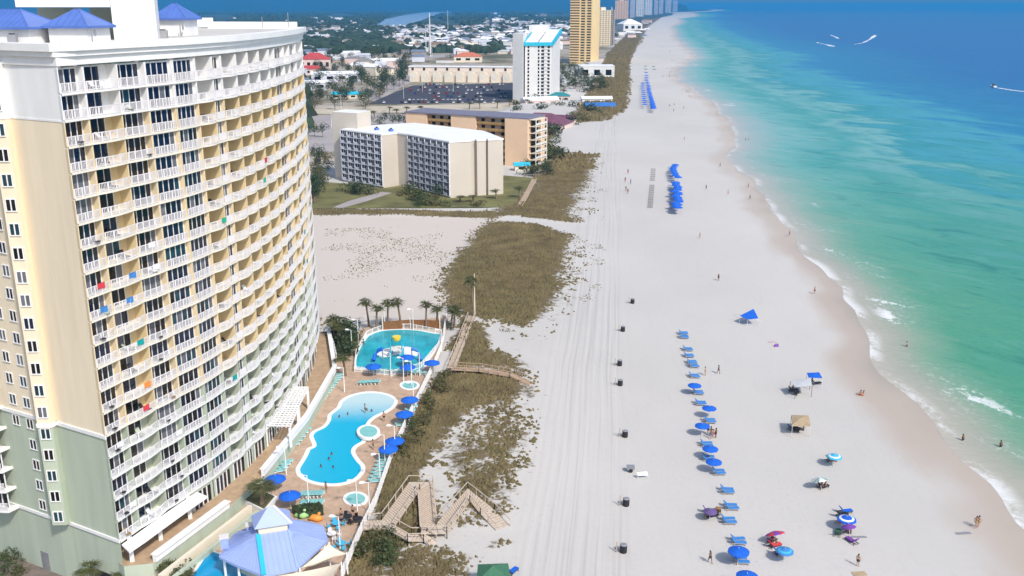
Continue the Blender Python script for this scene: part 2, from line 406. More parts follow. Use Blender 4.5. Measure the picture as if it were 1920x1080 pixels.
Z = np.where(dc[None,:]+0*kk < -250, LOW-.3, 0.) + np.clip(-D-2, 0, 1)*.0 - np.clip(D-1.5, 0, 10)*.12
Z = np.where((X < -46.6) & (Yg < 112), LOW-.4, Z)
C = cover(X, Yg)
lot_px = W([(560,404),(940,404),(930,415),(850,500),(836,540),(850,590),(660,612),(560,612)])
L = np.clip(sdist(lot_px, X, Yg)/10+.5, 0, 1)
dune = C*.6*(np.sin(X/7.+1)+np.sin(Yg/9.3)+1.6)*.35
Z = Z + np.where(Yg < 330, dune, 0)
beach = grid_mesh('beach', X, Yg, Z, SAND, {'offshore': D, 'cover': C, 'lot': L}); tag(beach, kind='structure')
# --- inland terrain to the horizon
g = NT('inland ground')
n1 = g.noise(g.vec((1/90, 1/90, 1)), 1.0, 6, .65); n2 = g.noise(g.vec((1/14, 1/14, 1)), 1.0, 5, .7)
c = g.ramp(n1, [(.30,(.07,.08,.04)),(.43,(.18,.16,.10)),(.53,(.38,.33,.26)),(.68,(.48,.44,.40))])
c = g.mix(g.step(n2, .5, .68), c, (.07,.085,.035))
wl = g.step(g.n('ShaderNodeSeparateXYZ', {0: g.n('ShaderNodeNewGeometry').outputs['Position']}).outputs[1], 2300, 4200)
c = g.mix(wl, c, (.03,.055,.04))
INLAND = g.out(c, .95)
b = MB(); b.add([(-90000,-400,LOW),(90000,-400,LOW),(90000,90000,LOW),(-90000,90000,LOW)], [(0,1,2,3)], INLAND)
tag(b.build('terrain'), kind='structure')
# --- wooded ridge on the far shore of the lagoon
rid = [(-200,-6),(60,-5),(240,-7),(420,-4),(560,-8),(700,-5),(840,-9),(960,-6),(1080,-7),(1180,-4),(1235,2),(1262,9)]
b = MB(); fr = smooth_poly([tuple(AT(x, y, 15000))[0::2] for x, y in rid], 5, False)
n = len(fr); dep = [(0, 0), (900, .55), (1800, 1), (3000, .8), (4500, 0)]
vs = [(x*(1+dy/15000), 14000+dy+300*math.sin(i), LOW-1+max(0, z)*k*(1+.06*math.sin(i*2.1+dy))) for dy, k in dep for i, (x, z) in enumerate(fr)]
b.add(vs, [(r*n+i, r*n+i+1, (r+1)*n+i+1, (r+1)*n+i) for r in range(len(dep)-1) for i in range(n-1)], mat('far woodland', (.008,.03,.035), .95, .4, .01))
tag(b.build('hills', smooth=True), kind='structure')
# --- lagoon
LAG = mat('lagoon water', (.12,.22,.40), .25, .1, .01)
for q in ([(700,50),(722,36),(760,28),(790,24),(830,19),(880,16),(960,14.2),(985,14.0),(930,16.5),(880,20),(830,24),(800,34),(775,46),(745,54)],):
    sheet('lagoon', q, LOW+.05, LAG)
# ------------------------------------------------------------------ beachfront tower
TER = 2.5; FH = 2.73; ZF = 60.2; ZR = 62.4
ctrl = [(-46.2,99.1),(-43.5,106.5),(-41.7,111),(-39.9,115.5),(-38.5,121),(-37.4,126),(-36.6,132),(-36.1,140),(-35.9,150),(-36.2,160),(-37,170),(-38.3,178),(-39.2,184)]
fp = np.array(smooth_poly(ctrl, 12, False)); seg = np.hypot(*np.diff(fp, axis=0).T); arc = np.concatenate([[0], np.cumsum(seg)])
def fpos(s): return np.array([np.interp(s, arc, fp[:,0]), np.interp(s, arc, fp[:,1])])
def fnor(s):
    t = fpos(min(s+.3, arc[-1]))-fpos(max(s-.3, 0)); t /= np.hypot(*t); n = np.array([t[1], -t[0]])
    f = max(0, 1-s/1.5); n = n*(1-f)+np.array([.76,-.65])*f; return n/np.hypot(*n)
def fpt(s, o): return fpos(s)+fnor(s)*o
_ss = np.linspace(0, arc[-1], 600); _px = [PX(*fpos(q), ZF)[0] for q in _ss]
def s_of(px): return float(np.interp(px, _px, _ss))
# bays: first and last sight point on the top row, depth of the recess, glass panels, bow of the balcony
bays = [(107,153,.85,3,0),(156,217,1.5,3,.25),(219,269,.85,4,.15),(272,320,.45,4,.0),(324,363,.45,4,.0),(365,395,2.3,3,.35),(397,412,.5,2,.0),
        (414,440,2.4,3,.35),(442,462,2.4,3,.3),(464,483,2.4,3,.3),(485,502,2.4,3,.3),(504,513,2.4,2,.3),(514,530,.6,3,.0),(532,541,2.2,2,.3),(542,553,.6,2,.0),(554,566,1.6,3,.2)]
tower = thing('beachfront_tower', (-46.2, 99.1, 0), 'tall curved cream, yellow and sage green balcony tower nearest the camera at left', 'tower')
def zone(z): return WHITE if z > 54.3 else (YELLOW if z > 18.6 else GREEN)
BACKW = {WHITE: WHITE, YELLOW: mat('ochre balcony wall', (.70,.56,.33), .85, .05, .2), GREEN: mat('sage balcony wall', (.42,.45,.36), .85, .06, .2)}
B = [(s_of(a), s_of(b), d, n, bw) for a, b, d, n, bw in bays]
wall = MB(); slab = []; rails = []; doors = []
SLABM = [mat('white slab edge', (.78,.77,.74), .7, .04, .3), mat('cream slab edge', (.76,.72,.62), .7, .05, .3), mat('pale slab edge', (.72,.74,.70), .7, .05, .3)]
def rect(b, p, q, z0, z1, m): b.add([(p[0],p[1],z0),(q[0],q[1],z0),(q[0],q[1],z1),(p[0],p[1],z1)], [(0,1,2,3)], m)
TH = .24
for k in range(1, 21):
    z0 = ZF-FH*k; z1 = z0+FH; mz = BACKW[zone(z0+1)]
    sb = MB(); sm = SLABM[0] if z0 > 54 else (SLABM[1] if z0 > 18 else SLABM[2])
    outer, inner = [], []
    for i, (s0, s1, d, n, bw) in enumerate(B):
        N = 7
        for j in range(N):
            t = j/(N-1); s = s0+(s1-s0)*t
            if j == 0 and i > 0 or True:
                outer.append(fpt(s, .12+bw*math.sin(math.pi*t))); inner.append(fpt(s, -2.9))
    for j in range(len(outer)-1):
        a, b_, c, d_ = outer[j], outer[j+1], inner[j+1], inner[j]
        sb.add([(*a,z0-TH),(*b_,z0-TH),(*b_,z0),(*a,z0)], [(0,1,2,3)], sm)
        sb.add([(*a,z0),(*b_,z0),(*c,z0),(*d_,z0)], [(0,1,2,3)], sm)
        sb.add([(*a,z0-TH),(*b_,z0-TH),(*c,z0-TH),(*d_,z0-TH)], [(3,2,1,0)], sm)
    slab.append(sb)
    for i, (s0, s1, d, n, bw) in enumerate(B):
        a, b_ = fpt(s0, -d), fpt(s1, -d)
        # partition walls at both ends of the bay, then the glazed back wall
        for sx, sg in ((s0, -1), (s1, 1)):
            q0, q1 = fpt(sx, -.02), fpt(sx, -2.9); w = .12
            e = (fpt(sx+.1, 0)-fpt(sx-.1, 0)); e /= np.hypot(*e); e *= w*sg
            wall.hexa([(*q0,z0),(*(q0+e),z0),(*(q1+e),z0),(*q1,z0)][::sg], [(*q0,z1-TH),(*(q0+e),z1-TH),(*(q1+e),z1-TH),(*q1,z1-TH)][::sg], mz if d > 1 else zone(z0+1))
        t = b_-a; L = np.hypot(*t); t /= L; nn = np.array([t[1], -t[0]])
        h1 = z0+2.40
        rect(wall, a, b_, h1, z1-TH, mz)
        gb = MB(); g0 = a+t*.18; gl = (L-.36) if d < 1 else min(L-.36, L*.72)
        if gl < L-.4: rect(wall, g0+t*gl, b_, z0, h1, mz)
        rect(wall, a, g0, z0, h1, mz)
        if gl >= L-.4: rect(wall, g0+t*gl, b_, z0, h1, mz)
        lit = random.choice([0,0,0,1,2]) if 3 <= i <= 4 else random.choice([0,1,1,4,4,3] if i in (1,2) else [0,1,3,4])
        if k <= 2 and i > 0 and i < 5: lit = 0
        for j in range(n):
            p0 = g0+t*(gl*j/n); p1 = g0+t*(gl*(j+1)/n)
            gm = GL[lit] if random.random() < .62 else GL[random.choice([0,1,2,3,1,3])]
            rect(gb, p0+nn*.02, p1+nn*.02, z0+.02, h1, gm)
            gb.hexa([(*(p0-nn*.0),z0),(*(p0+t*.09),z0),(*(p0+t*.09+nn*.09),z0),(*(p0+nn*.09),z0)], [(*p0,h1),(*(p0+t*.09),h1),(*(p0+t*.09+nn*.09),h1),(*(p0+nn*.09),h1)], WHITE)
        pe = g0+t*(gl-.10)
        gb.hexa([(*pe,z0),(*(pe+t*.1),z0),(*(pe+t*.1+nn*.09),z0),(*(pe+nn*.09),z0)], [(*pe,h1),(*(pe+t*.1),h1),(*(pe+t*.1+nn*.09),h1),(*(pe+nn*.09),h1)], WHITE)
        gb.hexa([(*g0,h1-.08),(*(g0+t*gl),h1-.08),(*(g0+t*gl+nn*.07),h1-.08),(*(g0+nn*.07),h1-.08)], [(*g0,h1),(*(g0+t*gl),h1),(*(g0+t*gl+nn*.07),h1),(*(g0+nn*.07),h1)], WHITE)
        doors.append((s0, k, gb))
        # railing
        rb = MB(); N = max(3, int((s1-s0)/1.3)+1); P = []
        for j in range(N*3+1):
            tt = j/(N*3); s = s0+.06+(s1-s0-.12)*tt
            P.append(fpt(s, .04+bw*math.sin(math.pi*tt)))
        for j in range(N*3):
            for zz, hh in ((.97,.08),(.10,.06)): rb.bar((*P[j],z0+zz), (*P[j+1],z0+zz), .06, hh, RAILM)
            if j % 3 == 0: rb.bar((*P[j],z0), (*P[j],z0+1.0), .08, .08, RAILM)
            nb = max(2, int(np.hypot(*(P[j+1]-P[j]))/.25))
            for q in range(nb):
                x = P[j]+(P[j+1]-P[j])*(q+.5)/nb
                rb.box((*x, z0+.12), (.05,.05,.84), RAILM)
        rails.append((s0, k, rb))
# ground floor: glazed bays, with an open arcade below the first bays
z0, z1 = TER, ZF-FH*20-TH
for i, (s0, s1, d, n, bw) in enumerate(B):
    if i < 3: continue
    a, b_ = fpt(s0-.1, -.10), fpt(s1+.1, -.10); t = b_-a; L = np.hypot(*t); t /= L; nn = np.array([t[1], -t[0]])
    h = z0+2.35; gb = MB()
    rect(wall, a, b_, h, z1, GREEN)
    g0 = a+t*.45; gl = L-.9
    rect(wall, a, g0, z0, h, GREEN); rect(wall, g0+t*gl, b_, z0, h, GREEN)
    n = max(2, n)
    for j in range(n):
        p0 = g0+t*(gl*j/n); p1 = g0+t*(gl*(j+1)/n)
        rect(gb, p0-nn*.05, p1-nn*.05, z0, h, GL[random.choice([0,1,1])])
        gb.hexa([(*(p0-nn*.05),z0),(*(p0+t*.16-nn*.05),z0),(*(p0+t*.16+nn*.05),z0),(*(p0+nn*.05),z0)], [(*(p0-nn*.05),h),(*(p0+t*.16-nn*.05),h),(*(p0+t*.16+nn*.05),h),(*(p0+nn*.05),h)], WHITE)
    doors.append((s0, 21, gb))
for i in (0, 1, 2):                     # back wall of the arcade
    a, b_ = fpt(B[i][0], -5), fpt(B[i][1]+.4, -5); rect(wall, a, b_, z0, z1, BACKW[GREEN])
q0, q1 = fpt(B[3][0]-.1, -.1), fpt(B[3][0]-.1, -5); rect(wall, q1, q0, z0, z1, GREEN)
colm = MB()
for s in (1.0, 6.0, 11.5): colm.box((*fpt(s, .55), TER), (.5,.5,3.1), WHITE, .4)
# end wall: sheer face, window bay and set-back wing
E = [(-46.2,99.1),(-53.8,103.2),(-53.9,102.35),(-55.6,102.3),(-55.7,104.0),(-62.0,107.3),(-70,111.4)]
def ewall(p, q, mb):
    for za, zb, m in ((LOW-.4, 18.9, GREEN), (18.9, 54.6, CREAM2), (54.6, ZF+.2, WHITE)): rect(mb, q, p, za, zb, m)
CREAM2 = mat('warm cream stucco', (.80,.69,.52), .85, .07, .6, stretch=(1,1,.1), detail=6)
for p, q in zip(E[:-1], E[1:]):
    if p == E[1]:
        for za, zb, m in ((5.8, 18.9, GREEN), (18.9, 54.6, CREAM2), (54.6, ZF+.2, WHITE)): rect(wall, q, p, za, zb, m)
    elif p in (E[2], E[3]):
        for za, zb, m in ((5.8, 18.9, GREEN), (18.9, 54.6, CREAM2), (54.6, ZF+.2, WHITE)): rect(wall, q, p, za, zb, m)
    else: ewall(p, q, wall)
rect(wall, E[4], E[1], LOW-.4, 5.8, GREEN)
wall.add([(*E[1],5.8),(*E[2],5.8),(*E[3],5.8),(*E[4],5.8)], [(0,1,2,3)], GREEN)
rect(wall, (-46.2+.02,99.1+.02), fpt(.25,-5), LOW-.4, z1, GREEN)
wall.build('wall', tower)
for k, sb in enumerate(slab): sb.build('floor_slab', tower)
def spread(lst, name):                 # the hundred nearest as parts, the rest as one part
    lst.sort(key=lambda r: (r[0]*.9+r[1]*FH*.6))
    for s, k, mb in lst[:99]: mb.build(name, tower)
    rest = MB()
    for s, k, mb in lst[99:]:
        for f, mi in zip(mb.f, mb.m): pass
        o = len(rest.v); rest.v += mb.v
        mm = [rest.mi(m) for m in mb.mats]
        rest.f += [tuple(i+o for i in f) for f in mb.f]; rest.m += [mm[i] for i in mb.m]
    tag(rest.build(name, tower), kind='stuff')
spread(rails, 'balcony_railing'); spread(doors, 'sliding_door')
colm.build('arcade_column', tower)
# windows of the end wall
def ewin(p, q, f, z, w=1.25, h=1.3):
    p, q = np.array(p), np.array(q); t = (q-p)/np.hypot(*(q-p)); nn = np.array([-t[1], t[0]])
    if nn[1] > 0: nn = -nn
    c = p+(q-p)*f; fr = MB()
    def bx(mb, u0, u1, za, zb, o0, o1, m):
        a, b_ = c+t*u0, c+t*u1
        mb.hexa([(*(a+nn*o0),za),(*(b_+nn*o0),za),(*(b_+nn*o1),za),(*(a+nn*o1),za)], [(*(a+nn*o0),zb),(*(b_+nn*o0),zb),(*(b_+nn*o1),zb),(*(a+nn*o1),zb)], m)
    fw = .10
    for u in (-w/2, w/2-fw, -.06): bx(fr, u, u+fw+.02, z, z+h, -.02, .09, WHITE)
    bx(fr, -w/2, w/2, z-.1, z, -.02, .14, WHITE); bx(fr, -w/2, w/2, z+h-.003, z+h+.1, -.02, .1, WHITE)
    o = fr.build('window', tower)
    pn = MB(); bx(pn, -w/2, w/2, z, z+h, -.02, .03, GL[random.choice([0,1,1,2,3])])
    x = pn.build('pane', tower); x.parent = o
    return o
for k in range(2, 21): ewin(E[2], E[3], .5, ZF-FH*k+.75, 1.2, 1.25)
for k in range(3, 21): ewin(E[4], E[5], .36, ZF-FH*k+.75, 1.3, 1.2)
for k in range(6, 21): ewin(E[4], E[5], .72, ZF-FH*k+.75, 1.3, 1.2) if k < 17 else None
# wing balconies at the left edge of the picture
for k in range(14, 21):
    zb = ZF-FH*k; wb = MB(); c = np.array([-62.6, 106.6]); t = np.array([-.886,.463]); nn = np.array([-.463,-.886])
    P = [c+t*x*4.2+nn*1.3*math.sin(math.pi*min(1, .15+x*.6)) for x in np.linspace(0, 1, 8)]
    for a, b_ in zip(P[:-1], P[1:]):
        wb.hexa([(*a,zb-.3),(*b_,zb-.3),(*(b_-nn*1.6),zb-.3),(*(a-nn*1.6),zb-.3)], [(*a,zb),(*b_,zb),(*(b_-nn*1.6),zb),(*(a-nn*1.6),zb)], WHITE)
        for zz in (.1, 1.0): wb.bar((*a,zb+zz), (*b_,zb+zz), .06, .08, RAILM)
        for q in range(4): wb.box((*(a+(b_-a)*(q+.5)/4), zb), (.06,.06,1.0), RAILM)
    wb.build('wing_balcony', tower)
    db = MB()
    for q in range(3):
        a = c+t*(.5+q*1.2)+nn*.05; rect(db, a+t*1.0, a, zb, zb+2.1, GL[1]); db.bar((*(a+nn*.03),zb), (*(a+nn*.03),zb+2.1), .12, .12, WHITE)
    db.build('wing_door', tower)
# white string courses on the end wall
def course(pts, z, h, o, name):
    mb = MB()
    for p, q in zip(pts[:-1], pts[1:]):
        p, q = np.array(p), np.array(q); t = (q-p)/np.hypot(*(q-p)); nn = np.array([-t[1], t[0]])
        if nn[1] > .05 or (abs(nn[1]) <= .05 and nn[0] < 0): nn = -nn
        p2 = p-t*.0; q2 = q+t*.0
        mb.hexa([(*(p2+nn*o),z),(*(q2+nn*o),z),(*q2,z),(*p2,z)], [(*(p2+nn*o),z+h),(*(q2+nn*o),z+h),(*q2,z+h),(*p2,z+h)], WHITE)
    return mb.build(name, tower)
course(E, 18.7, .45, .16, 'string_course'); course([E[0], E[1], E[4], E[5], E[6]], 5.35, .4, .16, 'string_course')
course(E, 54.5, .2, .05, 'string_course')
# cornice, roof deck and parapet
topP = [tuple(p) for p in fp[::4]]+[tuple(fp[-1])]
foot = E[::-1][0:2] + [E[0]] + topP[1:] + [(-58,187),(-74,170),(-84,130)]
foot = ccw(foot)
cor = MB()
for o0, za, zb in ((.10, ZF, ZF+.9), (.42, ZF+.9, ZF+1.45), (.75, ZF+1.45, ZR)):
    P = offset_poly(foot, o0); Q = offset_poly(foot, -1.2); n = len(P)
    for i in range(n):
        j = (i+1) % n
        cor.add([(*P[i],za),(*P[j],za),(*P[j],zb),(*P[i],zb)], [(0,1,2,3)], WHITE)
        cor.add([(*P[i],zb),(*P[j],zb),(*Q[j],zb),(*Q[i],zb)], [(0,1,2,3)], WHITE)
        cor.add([(*Q[i],za),(*Q[j],za),(*P[j],za),(*P[i],za)], [(0,1,2,3)], WHITE)
        cor.add([(*Q[j],za),(*Q[i],za),(*Q[i],zb),(*Q[j],zb)], [(0,1,2,3)], WHITE)
cor.build('cornice', tower)
rd = MB(); rd.add([(x, y, ZR-.35) for x, y in offset_poly(foot, -1.1)], [tuple(range(len(foot)))], mat('roof deck', (.56,.54,.50), .9, .1, .3)); rd.build('roof_deck', tower)
pr = MB(); pr.prism([(-57,186),(-56.4,186.4),(-73,170.6),(-73.6,170.2)], ZR, ZR+1.6, WHITE); pr.prism([(-39.9,183.4),(-56.3,186.4),(-56.4,185.8),(-40.1,182.9)], ZR, ZR+.9, WHITE); pr.build('parapet', tower)
# roof structures
ZD = ZR-.34
def RX(px, Y, z=63.): return (px-960)/F*(Y*CP+(CAM_H-z)*SP)
ph = MB()
ph.prism([(RX(213,121),121),(RX(292,121),121.5),(RX(298,129),129.5),(RX(213,121)-.8,129)], ZD, 74, WHITE)
ph.prism([(RX(40,119),118.5),(RX(213,121)-.05,121.3),(RX(213,121)-.85,128.4),(RX(40,119)-1,126)], 65.95, 74, WHITE)
ph.build('penthouse', tower)
p2 = MB(); p2.prism([(RX(170,128),128.5),(RX(212,128),128.8),(RX(212,128)-.5,135),(RX(170,128)-.5,134)], ZD, 65.9, BACKW[GREEN]); p2.build('penthouse_base', tower)
p2 = MB(); p2.prism([(RX(75,127),127),(RX(128,128),128),(RX(128,128)-.5,134),(RX(75,127)-.5,133)], ZD, 65.9, BACKW[GREEN]); p2.build('penthouse_base', tower)
def hip(name, c, w, d, z0, h, rz, ov=.5, wallz=None):
    mb = MB(); ca, sa = math.cos(rz), math.sin(rz)
    def T(x, y, z): return (c[0]+x*ca-y*sa, c[1]+x*sa+y*ca, z)
    a, b_ = w/2+ov, d/2+ov; r = max(0, w/2-d/2)*.8+.3
    vs = [T(-a,-b_,z0),T(a,-b_,z0),T(a,b_,z0),T(-a,b_,z0),T(-r,0,z0+h),T(r,0,z0+h)]
    mb.add(vs, [(0,1,5,4),(1,2,5),(2,3,4,5),(3,0,4),(3,2,1,0)], BLUER)
    for p, q in ((0,4),(1,5),(2,5),(3,4),(4,5)): mb.bar(vs[p], vs[q], .14, .14, BLUER)
    for p, q in ((0,1),(1,2),(2,3),(3,0)): mb.bar(Vector(vs[p])+Vector((0,0,-.05)), Vector(vs[q])+Vector((0,0,-.05)), .16, .28, BLUER)
    for k in range(1, int(w/.6)):
        x = -a+2*a*k/int(w/.6); xe = max(-r, min(r, x)); f = 1 if abs(x) <= r else (a-abs(x))/(a-r)
        if abs(x) > r: mb.bar(T(x,-b_,z0+.02), T(x,-b_+b_*f,z0+h*f+.02), .06, .08, BLUER)
        else: mb.bar(T(x,-b_,z0+.02), T(x,0,z0+h+.02), .06, .08, BLUER)
    wb = MB(); wb.box((c[0], c[1], ZD), (w, d, z0-ZD-.2), WHITE, rz); wb.build('roof_house_wall', tower)
    return mb.build(name, tower)
hip('blue_hip_roof', (RX(28,113.5), 113.5), 8.2, 6, 63.75, 1.95, -.2)
hip('blue_hip_roof', (RX(150,113.5), 113.5), 4.7, 4.7, 63.85, 1.85, -.15)
hip('blue_hip_roof', (RX(331,140), 140), 4.3, 5.0, 64.4, 2.0, -.05)
aw = MB(); P = [fpt(s, .3) for s in np.linspace(-.0, 13.5, 8)]; Q = [fpt(s, 2.0) for s in np.linspace(-.0, 13.5, 8)]
for i in range(7): aw.hexa([(*P[i],5.05),(*Q[i],4.75),(*Q[i+1],4.75),(*P[i+1],5.05)], [(*P[i],5.25),(*Q[i],4.95),(*Q[i+1],4.95),(*P[i+1],5.25)], WHITE)
aw.build('arcade_awning', tower)
gd = MB(); t = (np.array(E[1])-np.array(E[0])); t /= np.hypot(*t); nn = np.array([-t[1]*-1, t[0]*-1]); nn = np.array([t[1], -t[0]]) if t[1]*1 < 0 else np.array([-abs(t[1]), -abs(t[0])])
a = np.array(E[0])+t*2.3; b_ = a+t*3.2
gd.hexa([(*a,LOW-.3),(*b_,LOW-.3),(*(b_+nn*.05),LOW-.3),(*(a+nn*.05),LOW-.3)], [(*a,LOW+2.9),(*b_,LOW+2.9),(*(b_+nn*.05),LOW+2.9),(*(a+nn*.05),LOW+2.9)], DARK)
gd.build('garage_opening', tower)
gd = MB(); a = np.array(E[4])+(np.array(E[5])-np.array(E[4]))*.42; b_ = a+t*1.5
gd.hexa([(*(a-nn*.1),LOW-.3),(*(b_-nn*.1),LOW-.3),(*(b_+nn*.06),LOW-.3),(*(a+nn*.06),LOW-.3)], [(*(a-nn*.1),LOW+2.6),(*(b_-nn*.1),LOW+2.6),(*(b_+nn*.06),LOW+2.6),(*(a+nn*.06),LOW+2.6)], METAL)
gd.build('service_door', tower)
# roof equipment
for px, py, dz, nm, lab in ((172, 68, 0, 'satellite_dish', 'small grey dish on a post by the middle blue roof of the tower'),(340, 52, 0, 'satellite_dish', 'small grey dish on a post by the right blue roof of the tower')):
    p = S(px, py+8, ZD) if py > 60 else Vector((-41.8,131,ZD)); p = Vector((RX(172,109.5),109.5,ZD)) if px == 172 else Vector((RX(338,136.5),136.5,ZD))
    t_ = thing(nm, p, lab, 'dish')
    b = MB(); b.tube([p, p+Vector((0,0,1.5))], .07, METAL); b.build('post', t_)
    b = MB(); c = p+Vector((.3,-.1,1.2))
    b.add([c]+[c+Vector((.12,.42*math.cos(x),.42*math.sin(x))) for x in np.linspace(0, 2*math.pi, 12, endpoint=False)], [(0,1+i,1+(i+1)%12) for i in range(12)], METAL); b.build('reflector', t_)
for p, w, lab in ((Vector((RX(305,128),128,ZD)), 1.1, 'grey roof air conditioner beside the white penthouse'), (Vector((RX(20,108.5),108.8,ZD)), .9, 'dark roof air conditioner at the left roof edge')):
    t_ = thing('air_conditioner', p, lab, 'air conditioner'); b = MB(); b.box(p, (w, w, 1.0), METAL, .2); b.build('casing', t_)
    b = MB(); b.tube([p+Vector((0,0,1.0)), p+Vector((0,0,1.12))], w*.36, BLACK, 10); b.build('fan_guard', t_)
# ------------------------------------------------------------------ terrace, pool deck and pools
deck_px = [(842,592),(828,655),(812,694),(770,780),(738,850),(705,945),(672,1010),(640,1095),(250,1110),(330,1000),(470,880),(560,770),(610,690),(630,640),(690,612)]
sheet('pool_deck', deck_px, .62, DECK, zs=.62)
DZ = .62
ter_px = [(232,1062),(287,1056),(430,950),(493,893),(577,787),(628,697),(616,622),(598,622)]
tp = [tuple(S(x, y, TER))[:2] for x, y in ter_px]
bk = [fpt(q, -5.2) if q < 14 else fpt(q, -.3) for q in np.linspace(arc[-1]-4, .3, 26)]
b = MB(); b.prism([tuple(p) for p in tp]+[tuple(p) for p in bk], -2.9, TER, GREEN, TAN)
tag(b.build('terrace'), kind='structure')
sheet('street', [(-200,900),(0,1005),(110,1060),(236,1066),(330,1120),(-200,1200)], LOW+.03, mat('brown grey street paving', (.17,.14,.12), .9, .35, .5, detail=8), zs=LOW)
# parapets
t_ = thing('parapet_wall', S(493, 893, TER), 'long white parapet wall along the raised terrace above the pools', 'wall')
b = MB()
for p, q in zip(ter_px[3:6], ter_px[4:7]): b.bar(S(*p, TER)+Vector((0,0,.5)), S(*q, TER)+Vector((0,0,.5)), .45, 1.0, WHITE)
b.build('wall', t_)
b = MB()
for p, q in zip(ter_px[3:6], ter_px[4:7]): b.bar(S(*p, TER)+Vector((0,0,1.06)), S(*q, TER)+Vector((0,0,1.06)), .8, .12, WHITE)
b.build('coping', t_)
t_ = thing('parapet_wall', S(287, 1056, TER), 'short white parapet wall in front of the arcade at the bottom left', 'wall')
b = MB(); b.bar(S(290, 1054, TER)+Vector((0,0,.45)), S(428, 951, TER)+Vector((0,0,.45)), .5, .9, WHITE); b.build('wall', t_)
b = MB(); b.bar(S(290, 1054, TER)+Vector((0,0,.96)), S(428, 951, TER)+Vector((0,0,.96)), 1.0, .12, WHITE); b.build('coping', t_)
t_ = thing('retaining_wall', S(300, 1075, 1.3), 'pale stepped retaining wall below the short parapet, left of the blue pavilion', 'wall')
P0, P1 = S(300, 1085, 1.4), S(470, 953, 1.4)
for k, (o, h) in enumerate(((0, 1.9), (1.1, 1.35))):
    d = (P1-P0).normalized(); nn = Vector((d.y, -d.x, 0))
    b = MB(); b.bar(P0+nn*o+Vector((0,0,h/2-1.4)), P1+nn*o+Vector((0,0,h/2-1.4)), .5, h, CREAM if k == 0 else GREEN); b.build('ledge', t_)
t_ = thing('planter', S(500, 960, .6), 'white diamond shaped planter holding a palm beside the pool deck', 'planter')
q = [S(452, 940, 1.0), S(497, 962, 1.0), S(520, 935, 1.0), S(474, 915, 1.0)]
b = MB(); b.prism([tuple(p)[:2] for p in q], .55, 1.35, WHITE); b.build('wall', t_)
qi = [p+(sum(q, Vector())/4-p)*.14 for p in q]
b = MB(); b.prism([tuple(p)[:2] for p in qi], 1.35, 1.45, LEAFO); b.build('soil', t_)
# pools
WATER = mat('pool water', (.0,.40,.60), .2, .06, .5, spec=.5); WATERL = mat('shallow pool water', (.40,.66,.70), .1, .05, .5)
WATERD = mat('deep pool water', (.005,.30,.58), .1, .10, .4); SPA = mat('spa water', (.22,.52,.50), .12, .1, 1.0); KID = mat('splash pool water', (.02,.37,.45), .12, .28, .22)
def zoomp(P, x0, y0, k): return [(x0+x*k, y0+y*k) for x, y in P]
def pool(name, label, cat, pxs, water, rim=.65, zr=DZ, up=.10, smooth=5):
    P = ccw(smooth_poly([tuple(S(x, y, zr)) for x, y in pxs], smooth))
    c = (sum(p[0] for p in P)/len(P), sum(p[1] for p in P)/len(P), zr)
    t_ = thing(name, c, label, cat)
    Q = offset_poly(P, -rim); n = len(P); b = MB()
    b.add([(x,y,zr+up) for x,y in P]+[(x,y,zr+up) for x,y in Q], [(i,(i+1)%n,n+(i+1)%n,n+i) for i in range(n)], WHITE)
    b.add([(x,y,zr-.02) for x,y in P]+[(x,y,zr+up) for x,y in P], [(i,(i+1)%n,n+(i+1)%n,n+i) for i in range(n)], WHITE)
    b.add([(x,y,zr) for x,y in Q]+[(x,y,zr+up) for x,y in Q], [((i+1)%n,i,n+i,n+(i+1)%n) for i in range(n)], WHITE)
    b.build('coping', t_)
    b = MB(); b.add([(x,y,zr+up-.05) for x,y in Q], [tuple(range(n))], water); o = b.build('water', t_)
    bm = bmesh.new(); bm.from_mesh(o.data); bmesh.ops.triangulate(bm, faces=bm.faces); bm.to_mesh(o.data); bm.free()
    return t_, Q
main = zoomp([(700,65),(800,75),(880,100),(925,140),(910,190),(850,235),(760,275),(700,325),(680,380),(660,440),(655,490),(590,530),(568,575),(605,640),(648,690),(648,740),(600,800),(520,840),(400,862),(260,855),(150,825),(80,775),(65,720),(100,660),(130,610),(160,550),(205,525),(190,480),(180,440),(210,400),(290,360),(328,310),(340,260),(410,200),(435,150),(500,105),(600,75)], 540, 720, .22222)
# the zero-entry end shelves gently, so the water there is shallower and paler
g = NT('graded pool water'); xyz = g.n('ShaderNodeSeparateXYZ', {0: g.n('ShaderNodeNewGeometry').outputs['Position']})
ys, ye = S(660, 790, DZ).y, S(690, 745, DZ).y
WM = g.out(g.mix(g.step(g.math('ADD', xyz.outputs[1], g.math('MULTIPLY', g.noise(g.vec((.2,.2,1)), 1.0, 3), 3)), ys, ye+1), (.0,.40,.62), (.50,.66,.68)), .25, g.noise(g.vec((1.2,1.2,1)), 1.0, 3), .15)
pool('swimming_pool', 'large free-form turquoise swimming pool with white rim and pale shallow end', 'pool', main, WM)
pool('swimming_pool', 'fenced turquoise children splash pool with a white island and yellow bucket', 'pool',
     zoomp([(520,432),(590,390),(700,358),(900,345),(1100,355),(1270,385),(1368,400),(1355,470),(1320,560),(1240,680),(1170,790),(1000,840),(800,850),(640,850),(520,800),(400,792),(385,700),(410,610),(450,530)], 600, 560, .16667), KID, .4)
def ring(cx, cy, rx, ry): return [(cx+rx*math.cos(a), cy+ry*math.sin(a)) for a in np.linspace(0, 2*math.pi, 14, endpoint=False)]
pool('hot_tub', 'round raised hot tub on the right edge of the large pool', 'hot tub', ring(691, 813, 22, 13), SPA, .45, DZ+.25, .4)
pool('hot_tub', 'round sunken hot tub on the deck just below the large pool', 'hot tub', ring(667, 936, 24, 13.5), SPA, .45)
